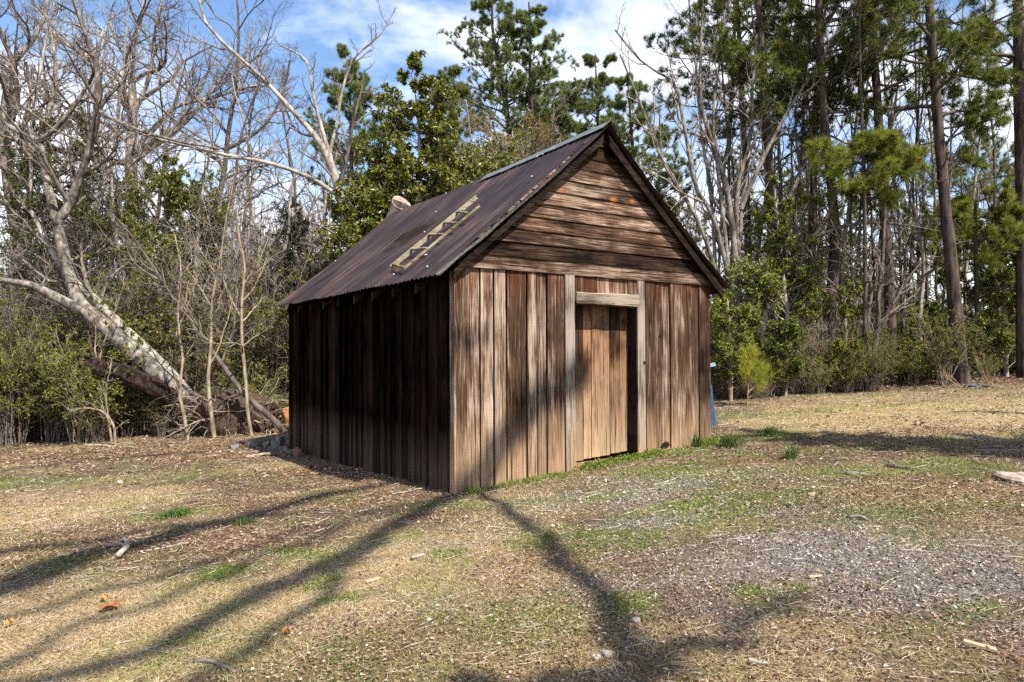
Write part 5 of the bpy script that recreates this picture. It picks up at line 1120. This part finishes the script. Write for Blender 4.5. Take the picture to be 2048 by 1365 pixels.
n = 9000; lx = RNG.uniform(0, SW, n); ly = -np.abs(RNG.normal(0, .16, n)) - .06; k = (vnoise(lx * 2.6, ly * 1.5, 31) > .38 + .35 * RNG.random(n)) & ((lx < 1.75) | (lx > 2.2)); lx, ly = lx[k], ly[k]
blades(mb, X0 + TV[0] * lx + LV[0] * ly, Y0 + TV[1] * lx + LV[1] * ly, (.02, .085), (.003, .006), (15, 80))
tag(mb.build('green_grass', M_GRASS), 'patchy low green grass and weeds in the yard', 'grass', kind='stuff')
mb = MB()
for n, y0, y1, sz in ((60000, 2.2, 5.2, (.008, .02)), (60000, 5.2, 10, (.012, .026))):
    x, y = sample(n, y0, y1); gr, gn, st, li = masks(x, y); x, y = keep(x, y, np.clip(1.1 * (gn - .35), 0, 1)); p = np.stack([x, y, ground_z(x, y) + RNG.uniform(.004, .03, len(x))], 1)
    leaves(mb, p, np.tile([0, 0, .3], (len(p), 1)), sz, .8, 1.0)
lx = RNG.uniform(.05, SW, 7000); ly = -np.abs(RNG.normal(0, .13, 7000)) - .06; k = vnoise(lx * 2.2, ly * 1.5, 37) > .42 + .3 * RNG.random(7000); lx, ly = lx[k], ly[k]; wx, wy = X0 + TV[0] * lx + LV[0] * ly, Y0 + TV[1] * lx + LV[1] * ly
p = np.stack([wx, wy, ground_z(wx, wy) + RNG.uniform(.005, .09, len(wx)) * np.exp(ly * 4)], 1); leaves(mb, p, np.tile([0, 0, .3], (len(p), 1)), (.014, .03), .8, 1.0)
tag(mb.build('clover', M_WEED), 'bright green clover patches scattered through the gravel', 'ground cover', kind='stuff')
M_LITTER = leafy('leaf_litter', [(0, (.05, .028, .016)), (.4, (.15, .088, .052)), (.75, (.28, .19, .125)), (.95, (.40, .30, .22)), (1, (.54, .45, .36))], .1, .85, .15)
mb = MB()
for n, y0, y1, sz in ((120000, 2.2, 5.2, (.008, .030)), (120000, 5.2, 9, (.013, .040)), (150000, 9, 20, (.03, .075))):
    x, y = sample(n, y0, y1, .82 if y1 < 10 else .84); gr, gn, st, li = masks(x, y); x, y = keep(x, y, np.clip(.10 + .80 * li - .1 * st - .1 * gn, .03, 1)); p = np.stack([x, y, ground_z(x, y) + RNG.uniform(.002, .022, len(x))], 1)
    d = RNG.normal(0, 1, p.shape); d[:, 2] *= .15; d = nrm(d); s = RNG.uniform(*sz, (len(p), 1)); side = nrm(np.cross(d, np.array([0, 0, 1.]) + RNG.normal(0, .45, p.shape))); nn = np.cross(side, d); wdt = s * RNG.uniform(.05, .38, (len(p), 1)) ** 1.0
    V = np.stack([p - d * s * .5, p + side * wdt + nn * s * .12, p + d * s * .5, p - side * wdt + nn * s * .12], 1).reshape(-1, 3); i = np.arange(len(p))[:, None] * 4
    mb.add(V, tris=np.concatenate([i + np.array([[0, 1, 2]]), i + np.array([[0, 2, 3]])]))
tag(mb.build('leaf_litter', M_LITTER), 'fallen brown leaves and bark bits over the ground', 'leaf litter', kind='stuff')
M_STONE = leafy('gravel_stone', [(0, (.04, .037, .033)), (.5, (.21, .19, .165)), (.85, (.42, .385, .335)), (1, (.60, .54, .45))], 0.0, .85, .2)
mb = MB(); oct_ = np.array([(1, 0, 0), (-1, 0, 0), (0, 1, 0), (0, -1, 0), (0, 0, 1), (0, 0, -1)], float); of = np.array([(0, 2, 4), (2, 1, 4), (1, 3, 4), (3, 0, 4), (2, 0, 5), (1, 2, 5), (3, 1, 5), (0, 3, 5)])
for n, y0, y1, sz in ((80000, 2.2, 5.5, (.002, .013)), (100000, 5.5, 10.5, (.004, .018))):
    x, y = sample(n, y0, y1); gr, gn, st, li = masks(x, y); x, y = keep(x, y, np.clip(1.1 * gr, .02, 1)); c = len(x); s = (sz[0] + (sz[1] - sz[0]) * RNG.random((c, 1, 1)) ** 2.2) * RNG.uniform(.6, 1.4, (c, 6, 1))
    a = RNG.uniform(0, 6.28, c); ca, sa = np.cos(a), np.sin(a); O = np.broadcast_to(oct_, (c, 6, 3)) * np.array([1, .75, .55]); O = np.stack([O[..., 0] * ca[:, None] - O[..., 1] * sa[:, None], O[..., 0] * sa[:, None] + O[..., 1] * ca[:, None], O[..., 2] + RNG.normal(0, .25, (c, 6))], -1)
    V = np.stack([x, y, ground_z(x, y) + .003], 1)[:, None] + O * s; mb.add(V.reshape(-1, 3), tris=(np.arange(c)[:, None, None] * 6 + of[None]).reshape(-1, 3))
tag(mb.build('gravel', M_STONE), 'loose grey gravel spread before the shed door', 'gravel', kind='stuff')
# twigs, needles and straw lying flat
mb = MB()
for n, y0, y1, ln, r_ in ((2600, 2.3, 5.5, (.04, .16), (.001, .0025)), (3000, 5.5, 15.5, (.06, .3), (.0018, .005))):
    x, y = sample(n, y0, y1); c = len(x); a = RNG.uniform(0, 6.28, c); L = RNG.uniform(*ln, c); S = []
    for u in np.linspace(-.5, .5, 4): xx = x + np.cos(a) * L * u + RNG.normal(0, .006, c); yy = y + np.sin(a) * L * u + RNG.normal(0, .006, c); S.append(np.stack([xx, yy, ground_z(xx, yy) + .012], 1))
    mb.strands(np.stack(S, 1), RNG.uniform(*r_, (c, 1)) * np.array([[1, 1, .9, .6]]), 4)
tag(mb.build('twig_litter', bark('fallen_twig', (.12, .09, .07), (.5, .43, .35), 14, 1)), 'fine fallen twigs lying all over the yard', 'twigs', kind='stuff')

# ------------------------------------------------------------------ grass tufts along the shed
def tuft_thing(label, px, py, h, n, r, mat=M_GRASS, el=(45, 88)):
    b = G(px, py); n = int(n * 1.5); t = MB(); x = RNG.normal(0, r, n); y = RNG.normal(0, r, n); z = ground_z(b[0] + x, b[1] + y) - b[2]
    a = RNG.uniform(0, 6.28, n); e = np.radians(RNG.uniform(*el, n)); L = RNG.uniform(.5, 1, n)[:, None] * h; hh = np.stack([np.cos(a), np.sin(a), 0 * a], 1); up = np.array([0, 0, 1.])
    p = np.stack([x, y, z], 1); d1 = hh * np.cos(e)[:, None] + up * np.sin(e)[:, None]; m1 = p + d1 * L * .6; t1 = m1 + nrm(d1 + hh * .5) * L * .4; s = np.cross(hh, up) * .003
    V = np.stack([p - s, p + s, m1 + s, m1 - s, t1], 1).reshape(-1, 3); i = np.arange(n)[:, None] * 5; t.add(V, tris=i + np.array([[3, 2, 4]]), quads=i + np.array([[0, 1, 2, 3]]))
    return tag(t.build('grass_tuft', mat, loc=tuple(b)), label, 'grass tuft')
M_DKGRASS = leafy('dark_tuft_blade', [(0, (.025, .06, .012)), (.6, (.07, .13, .025)), (1, (.15, .20, .05))], .3, .6)
tuft_thing('tall dark green grass tuft at the right foot of the shed', 1462, 893, .24, 150, .07, M_DKGRASS)
tuft_thing('narrow dark green grass tuft alone in the lawn right of the shed', 1580, 918, .24, 60, .035, M_DKGRASS)
tuft_thing('thin green grass tuft standing against the right front boards', 1393, 896, .26, 50, .03, M_DKGRASS)
tuft_thing('small grass tuft in the lawn behind the shadow band', 1540, 872, .2, 90, .05, M_DKGRASS)
tuft_thing('low spreading green tuft at the near corner of the shed', 945, 976, .12, 260, 0.054, M_WEED, (25, 85))
tuft_thing('leafy weed clump at the foot of the second front board', 975, 958, .20, 260, 0.036, M_WEED, (25, 85))
tuft_thing('low weed clump left of the door sill', 1110, 935, .10, 260, 0.045, M_WEED, (20, 80))
tuft_thing('green weed clump right of the door sill', 1290, 905, .10, 160, 0.05, M_WEED, (20, 80))
tuft_thing('wide flat green tuft in the dry grass left of the shed', 350, 1032, .11, 320, .065, M_DKGRASS, (20, 75))
tuft_thing('small flat green tuft among the branch shadows', 490, 1047, .09, 110, .04, M_DKGRASS, (20, 75))
# dry broomsedge at the right
M_SEDGE = leafy('sedge_stalk', [(0, (.20, .13, .06)), (1, (.46, .33, .19))], .2, .7)
def sedge(label, pts, n):
    b = G(*pts[0]); b2 = W(pts[0][0], pts[0][1], b[1]); S = []
    for i in range(n):
        j = RNG.normal(0, .03, 3) * np.array([1, 1, 0]); e = RNG.normal(0, .07, 3); S.append(curve([b + j - b, (W(*pts[1], b[1]) - b) + j * 1.2 + e * .5, (W(*pts[2], b[1]) - b) + e * 1.3], 6))
    m = MB(); m.strands(np.stack(S), np.full((n, 1), .0055) * np.linspace(1, .4, 6)[None], 3); return tag(m.build('dry_grass_clump', M_SEDGE, loc=tuple(b)), label, 'grass clump')
sedge('upright clump of tall dry stalks right of the biggest pine', [(1978, 772), (1966, 738), (1958, 706)], 9)
sedge('dry stalks leaning left at the foot of the biggest pine', [(1918, 776), (1896, 758), (1876, 742)], 7)

# ------------------------------------------------------------------ stones, sticks and scraps
def rock(name, label, px, py, size, col, cat='stone', group=None, flat=.6, sink=.2, rz=None, loc=None, ang=False):
    b = G(px, py) if loc is None else np.asarray(loc, float); u, v = np.meshgrid(np.linspace(0, 2 * np.pi, 12, endpoint=False), np.linspace(.05, np.pi - .05, 8))
    n = np.stack([np.cos(u) * np.sin(v), np.sin(u) * np.sin(v), np.cos(v)], -1); sd = RNG.integers(1000)
    n = np.sign(n) * np.abs(n) ** (.4 if ang else .75); r = 1 + .6 * (vnoise(np.cos(u) * 1.5 + 9, np.sin(u) * 1.5 + v * 1.2, sd) - .5)
    V = n * r[..., None] * np.array(size) * .5 + np.array([0, 0, size[2] * (.5 - sink)]); idx = np.arange(u.size).reshape(u.shape); k = np.roll(idx, -1, 1)
    m = MB(); m.add(V.reshape(-1, 3), quads=np.stack([idx[:-1], idx[1:], k[1:], k[:-1]], -1).reshape(-1, 4))
    top_ = idx[0]; bot_ = idx[-1]; m2 = len(top_)
    m.T.append(np.array([(top_[0], top_[i], top_[i + 1]) for i in range(1, m2 - 1)])); m.mt.append(np.zeros(m2 - 2))
    o = m.build(name, col, loc=tuple(b)); o.rotation_euler = (0, 0, RNG.uniform(0, 6.28) if rz is None else rz); return tag(o, label, cat, group)
M_PALE = plain('pale_stone', (.32, .28, .235), .85, .35, 24); M_CONC = plain('concrete', (.17, .155, .135), .9, .45, 14); M_CLAYR = plain('clay_red', (.20, .09, .06), .9, .3, 12)
rock('stone', 'white flat stone lying in the dry grass left of the shed', 240, 968, (.17, .07, .06), M_PALE)
rock('stone', 'pale stone of the pair near the bottom of the picture, left one', 1194, 1318, (.05, .035, .022), M_PALE, sink=.3, ang=True); rock('stone', 'pale stone of the pair near the bottom of the picture, right one', 1216, 1312, (.045, .04, .03), M_PALE, sink=.3, ang=True)
rock('stone', 'small pale stone below the end of the gravel patch', 1272, 1243, (.045, .035, .025), M_PALE); rock('stone', 'broad pale slab sunk in the lawn beyond the gravel', 1715, 948, (.28, .10, .04), M_CONC, sink=.5)
rock('stone', 'pale brown boulder half buried at the right edge of the yard', 2035, 960, (.42, .26, .10), plain('brown_stone', (.30, .24, .19), .9, .4, 14), sink=.45)
rock('stone', 'dark grey boulder at the foot of the biggest pine', 1952, 776, (.45, .3, .13), plain('grey_stone', (.10, .095, .09), .95, .5, 14), sink=.3)
for i, (px, py, s) in enumerate(((470, 898, .30), (502, 894, .34), (533, 892, .26), (556, 896, .28), (541, 902, .13), (486, 906, .12), (566, 902, .14), (514, 906, .13))):
    rock('concrete_chunk', ('pale broken concrete chunk lying under the root plate', 'big pale concrete chunk under the root plate', 'pale concrete chunk nearest the clay bank', 'white upright concrete chunk by the shed corner', 'small concrete chunk between two larger ones', 'small concrete chunk at the leaf edge', 'small concrete chunk against the clay bank', 'low concrete chunk beside the tan kinked sapling')[i], px, py, (s, s * .55, s * (.5, .62, .5, 1.0, .6, .5, .8, .5)[i]), M_CONC, 'rubble', sink=.35, ang=True)
rock('clay_bank', 'orange bank of bare clay behind the left rear corner of the shed', 0, 0, (1.4, .8, .74), plain('orange_clay', (.27, .12, .045), .95, .5, 9), 'clay bank', loc=np.array([*W(622, 880, 15.6)[:2], float(ground_z(*W(622, 880, 15.6)[:2]))]), sink=.25, rz=.5)
rock('brick', 'broken red brick at the left rear corner of the shed', 597, 912, (.22, .14, .16), M_CLAYR, 'brick')

def stick(name, label, pts, r, mat, cat='stick', lift=.0, fork=None):
    g0 = [G(*p) + np.array([0, 0, r * .7 + lift]) for p in pts]; b = g0[0].copy(); P = curve(np.array(g0) - b, 10, r * .6); m = MB(); m.strands(P[None], (r * np.linspace(1, .6, 10))[None], 7, cap=True)
    if fork:
        f = curve([P[5], P[5] + np.array(fork) * .5 + RNG.normal(0, .01, 3), P[5] + np.array(fork)], 6); m.strands(f[None], (r * np.linspace(.7, .3, 6))[None], 6)
    return tag(m.build(name, mat, loc=tuple(b), smooth_=True), label, cat)
S_PALE = bark('pale_stick', (.18, .15, .12), (.48, .42, .35), 14, 1); S_DARK = bark('dark_stick', (.05, .04, .035), (.24, .20, .17), 14, 1)
stick('stick', 'grey stick lying across the gravel below the green patch', [(1695, 1037), (1725, 1040), (1758, 1044)], .014, S_DARK)
stick('stick', 'long pale stick pointing at the gravel right of the door', [(1308, 972), (1330, 966), (1352, 960)], .012, S_PALE)
stick('stick', 'dark forked stick lying in the lawn beyond the gravel', [(1772, 934), (1795, 937), (1825, 941)], .016, S_DARK, fork=(-.1, .15, .06))
stick('stick', 'thin dark forked twig standing up in the lawn shadow edge', [(1905, 880), (1915, 868), (1922, 862)], .010, S_DARK, fork=(.12, -.02, .18))
stick('root_snag', 'curved grey root snag sticking up among the branch shadows', [(236, 1120), (248, 1108), (256, 1094), (247, 1084)], .024, S_PALE, 'root', .02, fork=(-.10, .02, .01))
stick('stick', 'pale stick in the dark shadow left of the root snag', [(115, 1114), (150, 1108), (180, 1103)], .012, S_PALE)
stick('stick', 'pale stick in the shadow right of the root snag', [(290, 1105), (325, 1098), (380, 1088)], .012, S_PALE)
stick('stick', 'pale broken stick at the upper edge of the branch shadow', [(272, 1080), (300, 1075), (322, 1070)], .011, S_PALE)
stick('stick', 'long thin pale stick in the grass beside the left wall', [(320, 995), (360, 990), (400, 986)], .010, S_PALE)
stick('stick', 'short pale stick by the leaf pile along the left wall', [(785, 990), (815, 985), (845, 980)], .011, S_PALE)
stick('stick', 'dark crooked stick near the bottom of the picture', [(388, 1326), (432, 1330), (470, 1348)], .012, S_DARK)
stick('stick', 'thin pale twig lying below the gravel', [(1390, 1262), (1415, 1254), (1440, 1248)], .006, S_PALE)
stick('log', 'brown fallen pole lying in front of the concrete chunks', [(492, 918), (520, 915), (550, 912)], .035, B_TAN, 'log')
stick('log', 'pale fallen pole at the edge of the thicket', [(170, 894), (215, 895), (265, 897)], .035, B_TAN, 'log')
def scrap(name, label, px, py, l, w_, th, rz, mat, cat):
    b = G(px, py) + np.array([0, 0, .012]); m = MB(); k = RNG.uniform(.75, 1, 4)
    v = [(-l / 2, -w_ / 2 * k[0], 0), (l / 2, -w_ / 2 * k[1], 0), (l / 2 * .9, w_ / 2 * k[2], 0), (-l / 2 * .95, w_ / 2 * k[3], 0)]; m.add(v + [(x, y, th) for x, y, z in v], quads=[(0, 3, 2, 1), (4, 5, 6, 7), (0, 1, 5, 4), (1, 2, 6, 5), (2, 3, 7, 6), (3, 0, 4, 7)])
    o = m.build(name, mat, loc=tuple(b)); o.rotation_euler = (RNG.uniform(-.15, .15), RNG.uniform(-.15, .15), rz); return tag(o, label, cat)
M_CHIP = plain('fresh_wood', (.36, .28, .18), .8, .2, 25)
scrap('wood_scrap', 'pale yellow wood scrap lying at the lower right corner', 1960, 1300, .12, .035, .012, -.6, M_CHIP, 'wood scrap')
scrap('wood_chip', 'pale split wood chip standing out in the dry grass before the shed', 835, 1117, .12, .028, .012, .9, M_PALE, 'wood chip')
scrap('wood_chip', 'white papery bark piece near the bottom of the gravel', 1517, 1330, .08, .022, .006, -.3, M_PALE, 'bark piece')
scrap('wood_chip', 'tan bark piece on the gravel below the grey stick', 1630, 1158, .09, .025, .008, .3, M_CHIP, 'bark piece')
scrap('wood_chip', 'pale wood chip in the grass left of the clover', 745, 1165, .10, .03, .01, .7, M_CHIP, 'wood chip')
def dead_leaf(label, px, py, s, mat):
    b = G(px, py) + np.array([0, 0, .015]); m = MB(); a = np.linspace(0, 2 * np.pi, 15)[:-1]; r = s * (1 + .35 * np.cos(a * 5)) * .5
    V = np.vstack([[0, 0, .01], np.stack([r * np.cos(a), r * np.sin(a) * .75, .03 * np.abs(np.cos(a * 1.5)) + RNG.uniform(0, .012, 14)], 1)])
    m.add(V, tris=[(0, i + 1, (i + 1) % 14 + 1) for i in range(14)]); o = m.build('fallen_leaf', mat, loc=tuple(b)); o.rotation_euler = (0, 0, RNG.uniform(0, 6)); return tag(o, label, 'leaf')
M_OAKLEAF = plain('brown_oak_leaf', (.22, .09, .03), .7, .4, 20)
dead_leaf('curled dark brown oak leaf in the pale dry grass', 221, 1223, .12, M_OAKLEAF); dead_leaf('orange fallen leaf above the curled brown leaf', 208, 1206, .05, plain('orange_leaf', (.50, .26, .06)))
dead_leaf('small orange fallen leaf at the left edge of the grass', 20, 1256, .05, plain('amber_leaf', (.48, .24, .07))); dead_leaf('small orange leaf at the edge of the second shadow', 575, 1273, .045, plain('rust_leaf', (.42, .20, .06)))

# ------------------------------------------------------------------ blue panel behind the right corner of the shed
def blue_panel():
    d = 11.2; a = W(1398, 872, d); b = np.array([a[0], a[1], float(ground_z(a[0], a[1]))]); t = thing('blue_panel', b, 'blue tapered metal panel propped behind the right front corner of the shed', 'panel')
    blue = plain('blue_paint', (.035, .085, .17), .45, .15, 10); pale = plain('light_blue_paint', (.22, .36, .52), .4, .1, 10)
    q = lambda px, py, dd=0: W(px, py, d + dd) - b
    m = MB(); lo = [q(1396, 866), q(1434, 866), q(1424, 770), q(1408, 770)]; hi = [p + np.array([0, .05, 0]) for p in lo]; m.add(lo + hi, quads=[(0, 1, 2, 3), (7, 6, 5, 4), (0, 4, 5, 1), (1, 5, 6, 2), (2, 6, 7, 3), (3, 7, 4, 0)]); m.build('panel', blue, t)
    m = MB(); m.beam(q(1394, 867.5, -.02), q(1437, 867.5, -.02), .08, .02); m.build('base_lip', pale, t)
    m = MB(); m.beam(q(1414, 868), q(1416, 735), .03, .03, up=(0, 1, 0)); m.build('post', blue, t)
    m = MB(); m.beam(q(1408, 733), q(1430, 729), .05, .055); m.build('handle', pale, t)
blue_panel()
